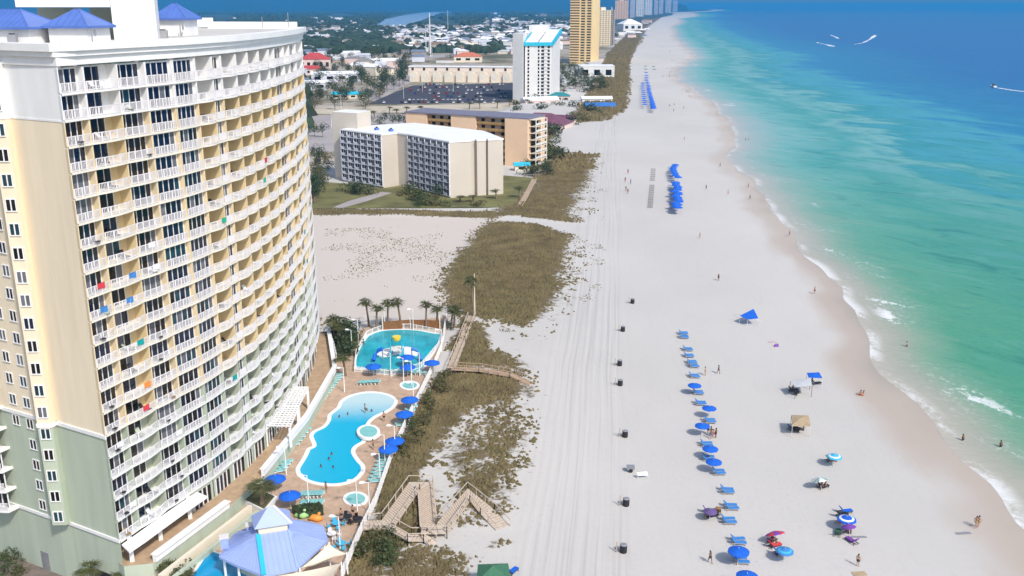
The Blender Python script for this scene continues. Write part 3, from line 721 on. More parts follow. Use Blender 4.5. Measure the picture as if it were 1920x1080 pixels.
pool('hot_tub', 'small oval hot tub between the splash pool and the large pool', 'hot tub', ring(768, 723, 19, 8.5), SPA, .5)
pool('swimming_pool', 'bright blue pool partly under the lavender pavilion roof at the bottom edge', 'pool', [(397,1032),(440,1052),(486,1074),(500,1100),(430,1130),(345,1110),(366,1066)], WATERD, .35, DZ, .1, 2)
# island, bucket tower and slides of the splash pool
I = [tuple(S(x, y, DZ))[:2] for x, y in zoomp([(640,620),(720,580),(830,555),(900,575),(960,550),(1060,570),(1105,610),(1090,645),(1000,640),(900,625),(840,640),(740,660),(660,650)], 600, 560, .16667)]
b = MB(); b.prism(smooth_poly(I, 3), DZ-.1, DZ+.22, WHITE); o = b.build('pool_island'); tag(o, 'white curvy island in the middle of the splash pool', 'island')
c = S(745, 668, DZ+.2); t_ = thing('splash_tower', c, 'yellow tipping bucket tower with posts on the splash pool island', 'water play')
YEL = mat('yellow plastic', (.80,.62,.06), .5, .06, 1)
b = MB()
for x, y in ((-1,-1),(1,-1),(1,1),(-1,1)): b.tube([c+Vector((x*1.1,y*1.1,0)), c+Vector((x*1.1,y*1.1,3.4))], .12, TEAL, 6)
b.build('frame', t_)
b = MB(); b.tube([c+Vector((0,0,3.2)), c+Vector((0,0,3.6)), c+Vector((0,0,4.1))], [.5,.75,.85], YEL, 12); b.build('bucket', t_)
b = MB(); b.box(c+Vector((0,0,1.6)), (2.4,2.4,.15), LGREY); b.build('platform', t_)
for dx, dy, m, lab in ((-2.6,-1.8,DKBLUE,'blue curling slide left of the yellow bucket tower'), (3.0,-1.6,LTBLUE,'light blue short slide right of the yellow bucket tower')):
    p = c+Vector((dx,dy,0)); o_ = thing('water_slide', p, lab, 'slide')
    b = MB(); b.tube([p+Vector((0,0,2.2)), p+Vector((.3*dx,.2,1.8)), p+Vector((.55*dx,-.5,1.0)), p+Vector((.6*dx,-1.3,.3))], .38, m, 8); b.build('chute', o_)
    b = MB(); b.tube([p, p+Vector((0,0,2.2))], .1, METAL, 6); b.build('support', o_)
# fences: posts and balusters between rails
def fence(name, pxs, z, h, label, cat, m=WHITE, gap=1.6, bal=.16, group=None, solid=False):
    P = [S(x, y, z) for x, y in pxs]; t_ = thing(name, P[0], label, cat, group)
    pb, rb, bb = MB(), MB(), MB()
    for p, q in zip(P[:-1], P[1:]):
        L = (q-p).length; n = max(1, round(L/gap))
        for k in range(n+1 if q is P[-1] else n): pb.box(p+(q-p)*k/n, (.12,.12,h+.05), m)
        for zz in (.12, h-.06): rb.bar(p+Vector((0,0,zz)), q+Vector((0,0,zz)), .06, .10, m)
        nb = int(L/bal)
        for k in range(nb): bb.box(p+(q-p)*(k+.5)/nb+Vector((0,0,.12)), (.035,.035,h-.2), m)
    tag(pb.build('post', t_), kind='stuff'); rb.build('rail', t_); tag(bb.build('baluster', t_), kind='stuff'); return t_
fence('pool_fence', [(838,590),(828,655),(812,694),(770,780),(738,850),(705,945),(678,1000),(640,1090)], DZ, 1.5, 'long white picket fence along the dune side of the pool deck', 'fence')
fence('pool_fence', [(838,590),(832,640),(790,690),(735,705),(665,697),(668,665),(687,630),(720,617),(770,616),(828,627)], DZ, 1.1, 'low white fence wrapped round the children splash pool', 'fence')
fence('pool_fence', [(616,624),(626,650),(631,672)], TER, 1.1, 'short white fence at the far end of the tan terrace', 'fence')
fence('sand_fence', [(640,612),(690,600),(745,606)], .4, 1.0, 'low pale sand fence behind the splash pool palms', 'fence', LGREY, 2.2, .3)
BRW = mat('rust brown fence boards', (.22,.10,.04), .85, .25, 1.5)
t_ = thing('board_fence', S(720, 621, .5), 'rust brown board fence behind the splash pool', 'fence')
P = [S(*p, .5) for p in ((718,620),(770,616),(825,618))]
b = MB()
for p, q in zip(P[:-1], P[1:]): b.bar(p+Vector((0,0,1.0)), q+Vector((0,0,1.0)), .12, 2.0, BRW)
b.build('boards', t_); b = MB()
for p in P: b.box(p-Vector((0,.12,0)), (.2,.2,3.2), CREAM)
b.build('post', t_)
# pergola
def pergola(pxs, z, label):
    q = [S(x, y, z) for x, y in pxs]; t_ = thing('pergola', (q[0].x, q[0].y, TER), label, 'pergola')
    b = MB()
    for k in range(10):
        f = k/9; b.bar(q[0]+(q[3]-q[0])*f, q[1]+(q[2]-q[1])*f, .11, .2, WHITE)
    b.build('slat', t_) and None
    b = MB()
    for k in range(7):
        f = k/6; b.bar(q[0]+(q[1]-q[0])*f+Vector((0,0,-.21)), q[3]+(q[2]-q[3])*f+Vector((0,0,-.21)), .13, .2, WHITE)
    b.build('beam', t_)
    for i in range(4):
        c = sum(q, Vector())/4; p = q[i]+(c-q[i])*.06
        b = MB(); b.box((p.x, p.y, TER), (.34,.34,z-TER-.36), WHITE); b.build('post', t_)
pergola([(541,726),(578,726),(560,760),(520,760)], 6.2, 'white slatted pergola roof nearer the far end of the terrace')
pergola([(521,762),(560,762),(544,799),(496,797)], 6.0, 'white slatted pergola roof nearer the camera on the terrace')
# ------------------------------------------------------------------ blue pavilion
EZ = 3.6
c = S(512, 1010, 0); t_ = thing('pool_pavilion', (c.x, c.y, DZ), 'big pavilion with lavender blue metal roof and small cupola by the pools', 'pavilion')
eav = [S(*p, EZ) for p in ((411,1044),(440,1058),(495,1079),(558,1066),(615,1012),(607,986),(577,978),(540,973),(478,983),(437,1001))]
cup = [S(*p, 6.0) for p in ((484,1003),(541,994),(538,973),(478,982))]
inn = [cup[0], cup[0], cup[0], cup[1], cup[1], cup[1]+(cup[2]-cup[1])*.5, cup[2], cup[2], cup[3], cup[3]+(cup[0]-cup[3])*.4]
b = MB(); n = len(eav); ctr = sum(eav, Vector())/n
for i in range(n):
    j = (i+1) % n; A, B_, C_, D_ = eav[i], eav[j], inn[j], inn[i]
    b.add([A, B_, C_, D_], [(0,1,2),(0,2,3)] if (C_-D_).length > .01 else [(0,1,2)], LAVR)
    b.add([A, B_, B_-Vector((0,0,.3)), A-Vector((0,0,.3))], [(3,2,1,0)], LAVR)
    e = B_-A; m_ = max(2, int(e.length/.55))
    for k in range(1, m_):
        f = k/m_; b.bar(A+e*f+Vector((0,0,.02)), D_+(C_-D_)*f+Vector((0,0,.02)), .07, .10, LAVR)
b.add([p-Vector((0,0,.28)) for p in eav], [tuple(range(n))[::-1]], WHITE)
b.build('roof', t_)
for i in (0, 3, 4, 7):
    b = MB(); b.bar(eav[i]+Vector((0,0,.07)), inn[i]+Vector((0,0,.07)), .25, .12, LAVR); b.build('ridge_cap', t_)
b = MB(); b.bar(eav[2]+Vector((0,0,.08)), cup[0]+Vector((0,0,.08)), .55, .14, TEAL); b.build('valley_gutter', t_)
b = MB(); cc = sum(cup, Vector())/4; q = [cc+(p-cc)*.96 for p in cup]
b.hexa([Vector((p.x,p.y,5.3)) for p in q], [Vector((p.x,p.y,7.0)) for p in q], CREAM); o = b.build('cupola', t_)
b = MB(); q2 = [cc+(p-cc)*1.22 for p in cup]; r0 = (q2[0]+q2[3])/2; r1 = (q2[1]+q2[2])/2; ra, rb_ = r0+(r1-r0)*.42, r0+(r1-r0)*.58
vs = [Vector((p.x,p.y,6.95)) for p in q2]+[Vector((ra.x,ra.y,8.7)), Vector((rb_.x,rb_.y,8.7))]
b.add(vs, [(0,1,5,4),(1,2,5),(2,3,4,5),(3,0,4),(3,2,1,0)], LAVR); b.bar(vs[5]+Vector((0,0,.05)), vs[1]+Vector((0,0,.05)), .28, .14, WHITE); b.build('cupola_roof', t_)
for i, p in enumerate(eav):
    p = p+(ctr-p)*.08; b = MB(); b.tube([Vector((p.x,p.y,DZ)), Vector((p.x,p.y,EZ-.3))], .16, WHITE, 8); b.build('column', t_)
b = MB(); b.prism([tuple(p+(ctr-p)*.35)[:2] for p in eav], DZ-.02, EZ-.35, CREAM); b.build('bar_wall', t_)
for px, py in ((470, 995), (421, 1018)):
    p = S(px, py, 4.6); o = thing('roof_vent', p, 'pale blue box vent on the pavilion roof ' + ('nearer the cupola' if px > 450 else 'nearer the left eave'), 'vent')
    b = MB(); b.box(p-Vector((0,0,.6)), (.9,.9,1.4), LAVR, .3); b.build('casing', o); b = MB(); b.box(p+Vector((0,0,.8)), (1.1,1.1,.12), LGREY, .3); b.build('cap', o)
# shade sails
SAIL = mat('cream sail cloth', (.72,.64,.50), .8, .05, .6)
def sail(pts, label):
    P = [S(x, y, z) for x, y, z in pts]; c = sum(P, Vector())/len(P); o = thing('shade_sail', (c.x, c.y, DZ), label, 'shade sail')
    b = MB(); N = 8; vs = []; idx = {}
    if len(P) == 3: P = [P[0], P[1], P[2], P[2]]
    for i in range(N+1):
        for j in range(N+1):
            u, v = i/N, j/N; p = (P[0]*(1-u)+P[1]*u)*(1-v)+(P[3]*(1-u)+P[2]*u)*v
            k = .22*(math.sin(math.pi*u)*(1-abs(2*v-1)**3)*0+ (u*(1-u)*4)*(1-(v*(1-v)*4))+(v*(1-v)*4)*(1-(u*(1-u)*4)))
            p = p+(c-p)*k*.6-Vector((0,0,.5*math.sin(math.pi*u)*math.sin(math.pi*v))); vs.append(p)
    fs = [(i*(N+1)+j, (i+1)*(N+1)+j, (i+1)*(N+1)+j+1, i*(N+1)+j+1) for i in range(N) for j in range(N)]
    b.add(vs, fs, SAIL); b.add([p-Vector((0,0,.02)) for p in vs], [f[::-1] for f in fs], SAIL); b.build('cloth', o, True)
    for p in {tuple(p) for p in P}: b = MB(); b.tube([Vector((p[0],p[1],DZ)), Vector(p)+Vector((0,0,.15))], .09, WHITE, 6); b.build('mast', o)
sail([(617,1019,4.2),(650,1038,3.4),(562,1067,3.6)], 'cream triangular shade sail under the right corner of the pavilion roof')
sail([(500,1083,3.4),(640,1056,3.4),(628,1090,4.2),(560,1100,3.6)], 'cream shade sail cut by the bottom edge below the pavilion')
# ------------------------------------------------------------------ wooden walkways over the dunes
def walkway(pxs, zs, w, label, m=WOOD, rail=1.0, name='boardwalk'):
    P = [S(x, y, z) for (x, y), z in zip(pxs, zs)]; o = thing(name, (P[0].x, P[0].y, 0), label, 'boardwalk')
    L, Rr = [], []
    for i, p in enumerate(P):
        d0 = (P[i]-P[i-1]) if i else P[1]-P[0]; d1 = (P[i+1]-P[i]) if i < len(P)-1 else d0
        d0 = Vector((d0.x,d0.y,0)).normalized(); d1 = Vector((d1.x,d1.y,0)).normalized(); t = (d0+d1)
        t = t.normalized() if t.length > .2 else d0
        nn = Vector((-t.y, t.x, 0)); k = min(1.6, 1/max(.4, nn.dot(Vector((-d1.y,d1.x,0)))))
        L.append(p+nn*w/2*k); Rr.append(p-nn*w/2*k)
    b = MB()
    for i in range(len(P)-1):
        q = [L[i], Rr[i], Rr[i+1], L[i+1]]; dn = Vector((0,0,-.18+i*.004))
        b.hexa([x+dn for x in q], [x+Vector((0,0,i*.004)) for x in q], m)
        n = max(1, int((P[i+1]-P[i]).length/.5))
        for k in range(1, n): b.bar(q[0]+(q[3]-q[0])*k/n+Vector((0,0,.02)), q[1]+(q[2]-q[1])*k/n+Vector((0,0,.02)), .05, .03, BROWN)
    b.build('deck', o)
    rb, pb = MB(), MB()
    for E_ in (L, Rr):
        for i in range(len(P)-1):
            for zz in ((rail, .09),):
                rb.bar(E_[i]+Vector((0,0,zz[0])), E_[i+1]+Vector((0,0,zz[0])), .10, zz[1], m)
            n = max(1, round((E_[i+1]-E_[i]).length/2.4))
            for k in range(n+1):
                p = E_[i]+(E_[i+1]-E_[i])*k/n; pb.box((p.x, p.y, -.1), (.10,.10,p.z+.1+rail), m)
    rb.build('rail', o); tag(pb.build('post', o), kind='stuff'); return o
Z6 = lambda P: zoomp(P, 640, 880, .18519)
WOODL = mat('sun bleached boards', (.53,.45,.37), .85, .14, 2.0, .2)
walkway(Z6([(240,560),(460,560),(740,165),(850,165),(885,600),(1010,600),(1290,255),(1480,430),(1640,600)]), [.8,.9,1.0,1.0,1.0,.9,.7,.4,.05], 2.2, 'zigzag timber boardwalk ramp leading from the pool gate to the beach', WOODL)
walkway(Z6([(510,590),(690,690),(850,690),(930,760)]), [1.0,.8,.5,.05], 1.3, 'short pale timber stair branching off the zigzag ramp to the sand', WOODL)
walkway([(884,592),(866,640),(846,690)], [.5,.7,.8], 1.5, 'straight timber boardwalk running beside the splash pool fence', WOODL, .9)
walkway([(846,690),(900,693),(960,703),(998,722)], [.8,.8,.6,.1], 1.5, 'dark edged timber boardwalk crossing the dune towards the beach', WOOD, .9)
walkway([(1002,336),(990,360),(974,388)], [.4,.4,.4], 1.6, 'pale straight path boards crossing the far dune beside the cream condominium lawn', WOODL, .3)
# ------------------------------------------------------------------ condominiums and town beyond
def fr(p, q):                          # frame along a wall: unit tangent, outward normal (towards the camera)
    p, q = Vector((p[0],p[1],0)), Vector((q[0],q[1],0)); t = (q-p).normalized(); n = Vector((t.y,-t.x,0)); return p, t, n, (q-p).length
def obox(mb, p, t, n, u0, u1, o0, o1, z0, z1, m):
    q = [p+t*u0+n*o1, p+t*u1+n*o1, p+t*u1+n*o0, p+t*u0+n*o0]
    mb.hexa([(v.x,v.y,z0) for v in q], [(v.x,v.y,z1) for v in q], m)
def window_grid(tw, p, q, cols, rows_, z0, fh, name, wu, wh, m, frame=None, off=.03, sill=.7, sub=True):
    p, t, n, L = fr(p, q); cw_ = L/cols
    for r in range(rows_):
        for c_ in range(cols):
            b = MB(); u = cw_*(c_+.5); zz = z0+fh*r+sill
            obox(b, p, t, n, u-wu*cw_/2, u+wu*cw_/2, -.05, off, zz, zz+wh, m)
            if frame: obox(b, p, t, n, u-wu*cw_/2-.1, u+wu*cw_/2+.1, -.05, off+.05, zz-.12, zz, frame)
            b.build(name, tw)
# --- cream condominium with white roof
cA = (-66.5, 371.5); cB = (-48.5, 355.5); cC = (-43.3, 360.7); cD = (-38.8, 356.6); cE = (-22.0, 336.0)
HZ = 20.0
t_ = thing('cream_condominium', (-40, 350, 0), 'cream apartment block with white roof and gridded blue balconies beyond the sand lot', 'apartment block')
foot = [cA, cB, cC, cD, cE, (-14.6,339.2), (-15.4,341.2), (-13.2,342), (-12.5,340.2), (-9.4,341.4), (-9.9,343.2), (-9.2,343.5), (-8.6,341.8), (-3.2,343.8), (-11,366), (-40,392), (-56,384)]
CRM = mat('cream block paint', (.56,.51,.44), .85, .04, .1)
b = MB(); b.prism(foot, -.2, HZ, CRM, CRM); b.build('wall', t_)
b = MB(); b.prism(offset_poly(foot, .25), HZ, HZ+.5, ROOFW); b.build('roof', t_)
b = MB(); b.prism([(-70.5,377),(-60,372),(-56,381),(-67,387)], -.2, 26.5, CRM, ROOFW); b.build('stair_tower', t_)
BLG = mat('dark blue balcony shade', (.03,.035,.07), .5, .5, .5); PANW = mat('white balcony panel', (.66,.67,.72), .7, .05, .5)
fh = HZ/8.3
def condo_grid(p, q, cols, rws, z0):
    p, t, n, L = fr(p, q); cw_ = L/cols
    for r in range(rws):
        zz = z0+fh*r
        b = MB(); obox(b, p, t, n, 0, L, 0, .55, zz-.08, zz+.08, PANW); b.build('balcony_slab', t_)
        for c_ in range(cols):
            b = MB(); obox(b, p, t, n, cw_*c_+.15, cw_*(c_+1)-.12, -.05, .06, zz+.12, zz+fh-.14, BLG)
            obox(b, p, t, n, cw_*(c_+.30), cw_*(c_+.36), -.05, .12, zz+.12, zz+fh-.14, LGREY)
            obox(b, p, t, n, cw_*(c_+.62), cw_*(c_+.66), -.05, .12, zz+.12, zz+fh-.14, LGREY)
            b.build('balcony_window', t_)
            b = MB(); obox(b, p, t, n, cw_*(c_+.06), cw_*(c_+.60), .48, .54, zz+.08, zz+1.05, PANW); b.build('balcony_panel', t_)
    for c_ in range(cols+1):
        b = MB(); obox(b, p, t, n, max(0, cw_*c_-.07), min(L, cw_*c_+.07), 0, .53, z0-.1, HZ-.2, PANW); b.build('balcony_fin', t_)
condo_grid(cA, cB, 6, 8, .9); condo_grid(cD, cE, 7, 8, .9)
for x, y in ((-52,368), (-46,364)):
    p = Vector((x, y, HZ+.5)); o = thing('roof_unit', p, 'small dark unit on the white condominium roof, %s' % ('left of the pair' if x < -50 else 'right of the pair'), 'roof unit')
    b = MB(); b.box(p, (1.4,1.4,.9), BLUER, .7); b.build('casing', o); b = MB(); b.tube([p+Vector((0,0,.9)), p+Vector((0,0,1.3))], .4, BLACK, 8); b.build('cowl', o)
# --- peach condominium with slate roof
f0, f1 = (-48.0, 434.0), (6.8, 406.5)
p, t, n, L = fr(f0, f1); HP = 20.2; D_ = 17
t_ = thing('peach_condominium', (-20, 420, 0), 'peach apartment block with slate roof and brown timber balconies behind the cream block', 'apartment block')
def pt(u, o): v = p+t*u+n*o; return (v.x, v.y)
b = MB(); b.prism([pt(0,-2.6), pt(L,-2.6), pt(L,-D_), pt(0,-D_)], -.3, HP, PEACH); b.build('wall', t_)
for u0, u1 in ((0, 11), (23.5, 36), (50.5, L)):
    b = MB(); obox(b, p, t, n, u0, u1, -2.62, 0 if u1 < L else .5, -.3, HP, PEACH); b.build('stair_block', t_)
b = MB(); q = [pt(-.4,.4), pt(L+.4,.4), pt(L+.4,-D_-.4), pt(-.4,-D_-.4)]; b.prism(q, HP, HP+.5, ROOFD)
b.build('roof', t_)
for u0, u1 in ((11, 23.5), (36, 50.5)):
    for r in range(7):
        zz = r*2.85
        b = MB(); obox(b, p, t, n, u0+.02, u1-.02, -2.58, -.6, zz-.1, zz+.15, BROWN); b.build('timber_gallery', t_)
        b = MB(); obox(b, p, t, n, u0+.02, u1-.02, -.75, -.62, zz+.15, zz+1.15, mat('timber rail', (.34,.22,.09), .8, .3, .8) if r == 0 and u0 == 11 else bpy.data.materials['timber rail']); b.build('gallery_rail', t_)
        for k in range(3):
            b = MB(); uu = u0+(u1-u0)*(k+.3)/3; obox(b, p, t, n, uu, uu+1.8, -2.62, -2.55, zz+.16, zz+2.3, DARK); b.build('doorway', t_)
pe = Vector((*pt(L+.0, 0), 0)); sdir = -n
for r in range(8):                     # open gallery on the sea side
    zz = r*2.85
    b = MB(); q = [pe+sdir*1+t*.02, pe+sdir*1+t*3.2, pe+sdir*12+t*3.2, pe+sdir*12+t*.02]
    b.hexa([(v.x,v.y,zz-.15) for v in q], [(v.x,v.y,zz+.1) for v in q], CREAM); b.build('gallery_slab', t_)
    if r < 7:
        b = MB(); b.bar(q[1]+Vector((0,0,zz+1)), q[2]+Vector((0,0,zz+1)), .08, .9, LGREY); b.build('gallery_rail', t_)
        b = MB(); b.hexa([(v.x,v.y,zz+.1) for v in (q[0]+sdir*2+t*-.01, q[0]+sdir*2+t*.06, q[0]+sdir*9+t*.06, q[0]+sdir*9-t*.01)], [(v.x,v.y,zz+2.3) for v in (q[0]+sdir*2+t*-.01, q[0]+sdir*2+t*.06, q[0]+sdir*9+t*.06, q[0]+sdir*9-t*.01)], DARK); b.build('gallery_window', t_)
for k in (1, 6.5, 12):
    b = MB(); v = pe+sdir*k+t*3.3; b.box((v.x, v.y, -.2), (.35,.35,HP), CREAM); b.build('gallery_column', t_)
# --- grey tower with turquoise roof edge
t_ = thing('grey_tower', S(983, 187, LOW), 'pale grey slab tower with white roof and turquoise roof edge', 'tower')
g0 = S(962, 187, LOW); g1 = S(984, 188, LOW); g2 = S(1033, 188, LOW); g3 = S(1049, 178, LOW)
HT = AT(1010, 84, g1.y).z
b = MB(); sd = (g3-g2); 
b.prism([tuple(g1)[:2], tuple(g2)[:2], tuple(g2+sd)[:2], tuple(g1+sd)[:2]], LOW, HT, LGREY, ROOFW); b.build('wall', t_)
b = MB(); q = [g0+Vector((-.2,-4,0)), g1+Vector((-1.6,-4,0)), g1+sd*.35+Vector((-1.6,0,0)), g0+sd*.35]
b.prism([tuple(v)[:2] for v in q], LOW, AT(970, 62, g0.y).z, LGREY, ROOFW); b.build('lift_slab', t_)
b = MB(); q = [g1+sd*.75+Vector((-3,0,0)), g1+sd*.75+Vector((11,0,0)), g1+sd*1.1+Vector((11,0,0)), g1+sd*1.1+Vector((-3,0,0))]
b.prism([tuple(v)[:2] for v in q], LOW, AT(990, 47, q[0].y).z, LGREY, ROOFW); b.build('rear_slab', t_)
HB = HT+8.5; r4 = [g1, g2, g2+sd, g1+sd]; zz4 = [HT, HT, HB, HB]
b = MB(); b.hexa([(v.x,v.y,HT-.2) for v in r4], [(v.x,v.y,z+.3) for v, z in zip(r4, zz4)], LGREY); b.build('upper_wall', t_)
b = MB(); Q = offset_poly([(v.x, v.y) for v in r4], .7); O_ = [(v.x, v.y) for v in r4]
Q = sorted(Q, key=lambda q: min(range(4), key=lambda i: (O_[i][0]-q[0])**2+(O_[i][1]-q[1])**2))
for i in range(4):
    j = (i+1) % 4; A, C = Q[i], Q[j]
    b.bar((*A, zz4[i]+.6), (*C, zz4[j]+.6), 1.5, 2.6, TEAL)
b.build('roof_edge', t_)
b = MB(); b.hexa([(v.x,v.y,z+.35) for v, z in zip(r4, zz4)], [(v.x,v.y,z+1.75) for v, z in zip(r4, zz4)], ROOFW); b.build('roof', t_)
b = MB(); m0, m1 = (r4[0]+r4[1])/2, (r4[2]+r4[3])/2; b.bar((m0.x,m0.y,HT+1.9), (m1.x,m1.y,HB+1.9), .8, .4, METAL); b.build('roof_seam', t_)
p, t, n, L = fr(g1, g2)
fhg = (HT-LOW-2)/15
for r in range(15):
    zz = LOW+1.5+fhg*r
    for u, w, nm in ((2.0,1.3,'window'), (10.0,1.2,'window'), (12.6,2.2,'balcony_opening'), (17.4,1.8,'balcony_opening')):
        b = MB(); obox(b, p, t, n, u*L/20.5, (u+w)*L/20.5, -.1, .04, zz+.5, zz+fhg-.35, DARK if w > 1.5 else GL[1]); b.build(nm, t_)
    b = MB(); obox(b, p, t, n, L*.72, L*.86, -.1, .5, zz-.1, zz+.9, LGREY); b.build('balcony_panel', t_)
    p2_, t2, n2, L2 = fr(g2, g3)
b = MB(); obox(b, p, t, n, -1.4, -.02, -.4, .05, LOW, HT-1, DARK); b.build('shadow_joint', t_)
# --- yellow tower with dark balcony slots
t_ = thing('yellow_tower', S(1068, 119, LOW), 'tall golden yellow tower rising out of the top of the picture', 'tower')
YT = mat('golden tower paint', (.80,.60,.31), .85, .06, .05); YTL = mat('pale golden tower paint', (.84,.68,.42), .85, .06, .05)
y0 = S(1068, 119, LOW); y1 = S(1086, 120, LOW); y2 = S(1108, 120, LOW); y3 = S(1118, 117, LOW); Ht = 88
b = MB(); q = [y0, y2, y3, y3+Vector((6,34,0)), y0+Vector((4,36,0))]; b.prism([tuple(v)[:2] for v in q], LOW, Ht, YT); b.build('wall', t_)
p, t, n, L = fr(y0, y2); fy = 3.15
for r in range(28):
    zz = LOW+2+fy*r
    b = MB(); obox(b, p, t, n, 0, L*.44, -.1, .8, zz-.1, zz+1.2, YTL); b.build('balcony_band', t_)
    b = MB(); obox(b, p, t, n, .1, L*.43, -.1, .05, zz+1.25, zz+fy-.15, BROWN); b.build('balcony_recess', t_)
    for u in (.50, .78):
        b = MB(); obox(b, p, t, n, L*u, L*(u+.18), -.1, .06, zz+1.0, zz+fy-.55, DARK); b.build('window', t_)
# --- cream tower beyond it
def slab_tower(px0, px1, pyb, pyt, depth, m, label, floors, cols, wm, name='condominium_tower', group=None, extra=None):
    a = S(px0, pyb, LOW); b_ = S(px1, pyb, LOW); H = AT(px0, pyt, a.y).z if pyt is not None else extra
    o = thing(name, a, label, 'tower', group)
    mb = MB(); mb.prism([tuple(a)[:2], tuple(b_)[:2], (b_.x+depth*.15, b_.y+depth), (a.x+depth*.15, a.y+depth)], LOW, H, m, ROOFW); mb.build('wall', o)
    p, t, n, L = fr(a, b_)
    for r in range(floors):
        zz = LOW+(H-LOW)*(r+.35)/floors; hh = (H-LOW)/floors*.5
        mb = MB()
        for c_ in range(cols): obox(mb, p, t, n, L*(c_+.25)/cols, L*(c_+.75)/cols, -.2, .15, zz, zz+hh, wm)
        obox(mb, p, t, n, L*.08, L*.92, -.2, .1, zz-.5, zz+.05, wm)
        mb.build('window_row', o)
    mb = MB(); mb.prism([(a.x+L*.35, a.y+depth*.3),(a.x+L*.7, a.y+depth*.3),(a.x+L*.7, a.y+depth*.7),(a.x+L*.35, a.y+depth*.7)], H, H+5, m, ROOFW); mb.build('roof_house', o)
    return o
BEIGW = mat('beige window shade', (.30,.24,.17), .7, .3, .2)
slab_tower(1117, 1143, 87, 19, 40, mat('pale cream tower paint', (.72,.62,.46), .85, .05, .05), 'cream tower with small windows just right of the golden tower', 18, 5, BEIGW)
slab_tower(1143, 1150, 86, 19, 40, mat('shaded balcony stack', (.34,.31,.30), .8, .2, .2), 'narrow grey balcony stack attached beside the cream tower', 18, 2, DARK)
slab_tower(1153, 1177, 36, None, 60, mat('salmon tower paint', (.70,.45,.30), .85, .05, .02), 'salmon tower at the top edge beside the cream tower', 20, 5, BEIGW, extra=100)
LAVT = mat('lavender grey tower paint', (.46,.44,.50), .85, .12, .02)
for (a, b_, yb, H), lab in zip(((1181,1189,33,115),(1192,1206,31,140),(1208,1222,28,150),(1226,1233,27.5,120),(1235,1243,26,160),(1247,1258,24,150),(1261,1270,22,150)),
    ('slim lavender grey tower right of the salmon one','broad pale tower third from the salmon one','pale grey tower above the white beach house','slim dark tower behind the white beach house','dark violet tower fifth from the salmon one','lavender tower beside the far beach curve','last distant tower nearest the far shoreline')):
    slab_tower(a, b_, yb, None, 120, LAVT if 'pale' not in lab else LGREY, lab, 16, 4, mat('far window shade', (.16,.16,.20), .7, .3, .05) if a == 1181 else bpy.data.materials['far window shade'], extra=H)
# --- low-rise pieces
def house(name, pxs, pyb, w, d, h, rh, wm, rm, label, rz=0., group=None, cat='house', hiproof=False, wins=0, z=LOW, parts=True):
    c = S(pxs, pyb, z) if pyb else Vector((*pxs, z)); o = thing(name, c, label, cat, group, rz)
    mb = MB(); mb.box((0,0,0), (w,d,h), wm); rb = mb if not parts else MB()
    a, b_ = w/2+.5, d/2+.5; r = max(0., a-b_) if hiproof else a
    if rh < .3: rb.box((0,0,h), (w+.4,d+.4,.4), rm)
    else:
        rb.add([(-a,-b_,h),(a,-b_,h),(a,b_,h),(-a,b_,h),(-r,0,h+rh),(r,0,h+rh)], [(0,1,5,4),(1,2,5),(2,3,4,5),(3,0,4),(3,2,1,0)], rm)
    def fin(b, nm):
        x = b.build(nm); x.parent = o; return x
    fin(mb, 'wall')
    if parts: fin(rb, 'roof')
    for k in range(wins):
        wb = MB(); wb.box((-w/2+w*(k+.5)/wins, -d/2-.02, h*.35), (w/wins*.5, .12, h*.4), GL[1]); fin(wb, 'window')
    return o
REDR = mat('red tile roof', (.42,.06,.06), .8, .15, .2); PINKW = mat('pink white wall', (.66,.52,.48), .85, .06, .1); MAROON = mat('maroon metal roof', (.17,.07,.11), .7, .15, .2)
BLW = mat('pale blue white siding', (.62,.64,.72), .8, .06, .1); ORNG = mat('orange tile roof', (.50,.16,.09), .8, .1, .2); TEALR = mat('teal metal roof', (.03,.22,.24), .6, .1, .2)
BLUET = mat('blue tarpaulin', (.04,.16,.46), .7, .15, .2)
house('red_roof_house', 592, 131, 34, 24, 12, 7, PINKW, REDR, 'large pink house with red tiled hip roof beside the tower edge', .15, hiproof=True, wins=5)
house('red_roof_house', 585, 140, 26, 12, 6, 3.5, PINKW, REDR, 'low front wing with red roof below the large pink house', .1, hiproof=True, wins=4)
house('warehouse', 630, 152, 46, 22, 7, 2.5, BLW, ROOFW, 'long pale blue white warehouse right of the red roofed house', .2, cat='warehouse', wins=4)
house('warehouse', 588, 168, 24, 14, 6, 2, BLW, ROOFW, 'small pale warehouse below the red roofed house', .15, cat='warehouse', wins=2)
house('orange_roof_house', 878, 116, 36, 22, 7, 5, CREAM, ORNG, 'house with orange tiled roof above the arched townhouses', 0, hiproof=True, wins=3)
house('teal_roof_shop', 655, 184, 26, 10, 3.2, 2, CREAM, TEAL, 'low shop with turquoise roof left of the car park', .1, cat='shop', wins=4)
house('white_beach_house', 1117, 148, 34, 26, 13, .1, LGREY, ROOFW, 'white box-shaped building beside the dunes right of the golden tower', .0, cat='building', wins=3)
house('white_beach_house', 1180, 58, 60, 50, 20, 14, LGREY, ROOFW, 'distant white gabled beach house below the lavender towers', .3, hiproof=True, wins=3)
house('seafood_restaurant', 1018, 246, 30, 20, 5, 5.5, PINKW, MAROON, 'restaurant with broad maroon metal roof beside the dunes', -.35, cat='restaurant', hiproof=True, wins=5)
house('seafood_restaurant', 1053, 238, 15, 9, 5, 2.2, PINKW, MAROON, 'small pink annexe with maroon roof at the seaward end', -.4, cat='restaurant', wins=3)
house('teal_roof_pavilion', 1049, 192, 15, 9, 5, 2.6, PINKW, TEALR, 'pavilion with dark teal roof behind the maroon restaurant', -.1, cat='pavilion', hiproof=True, wins=3)
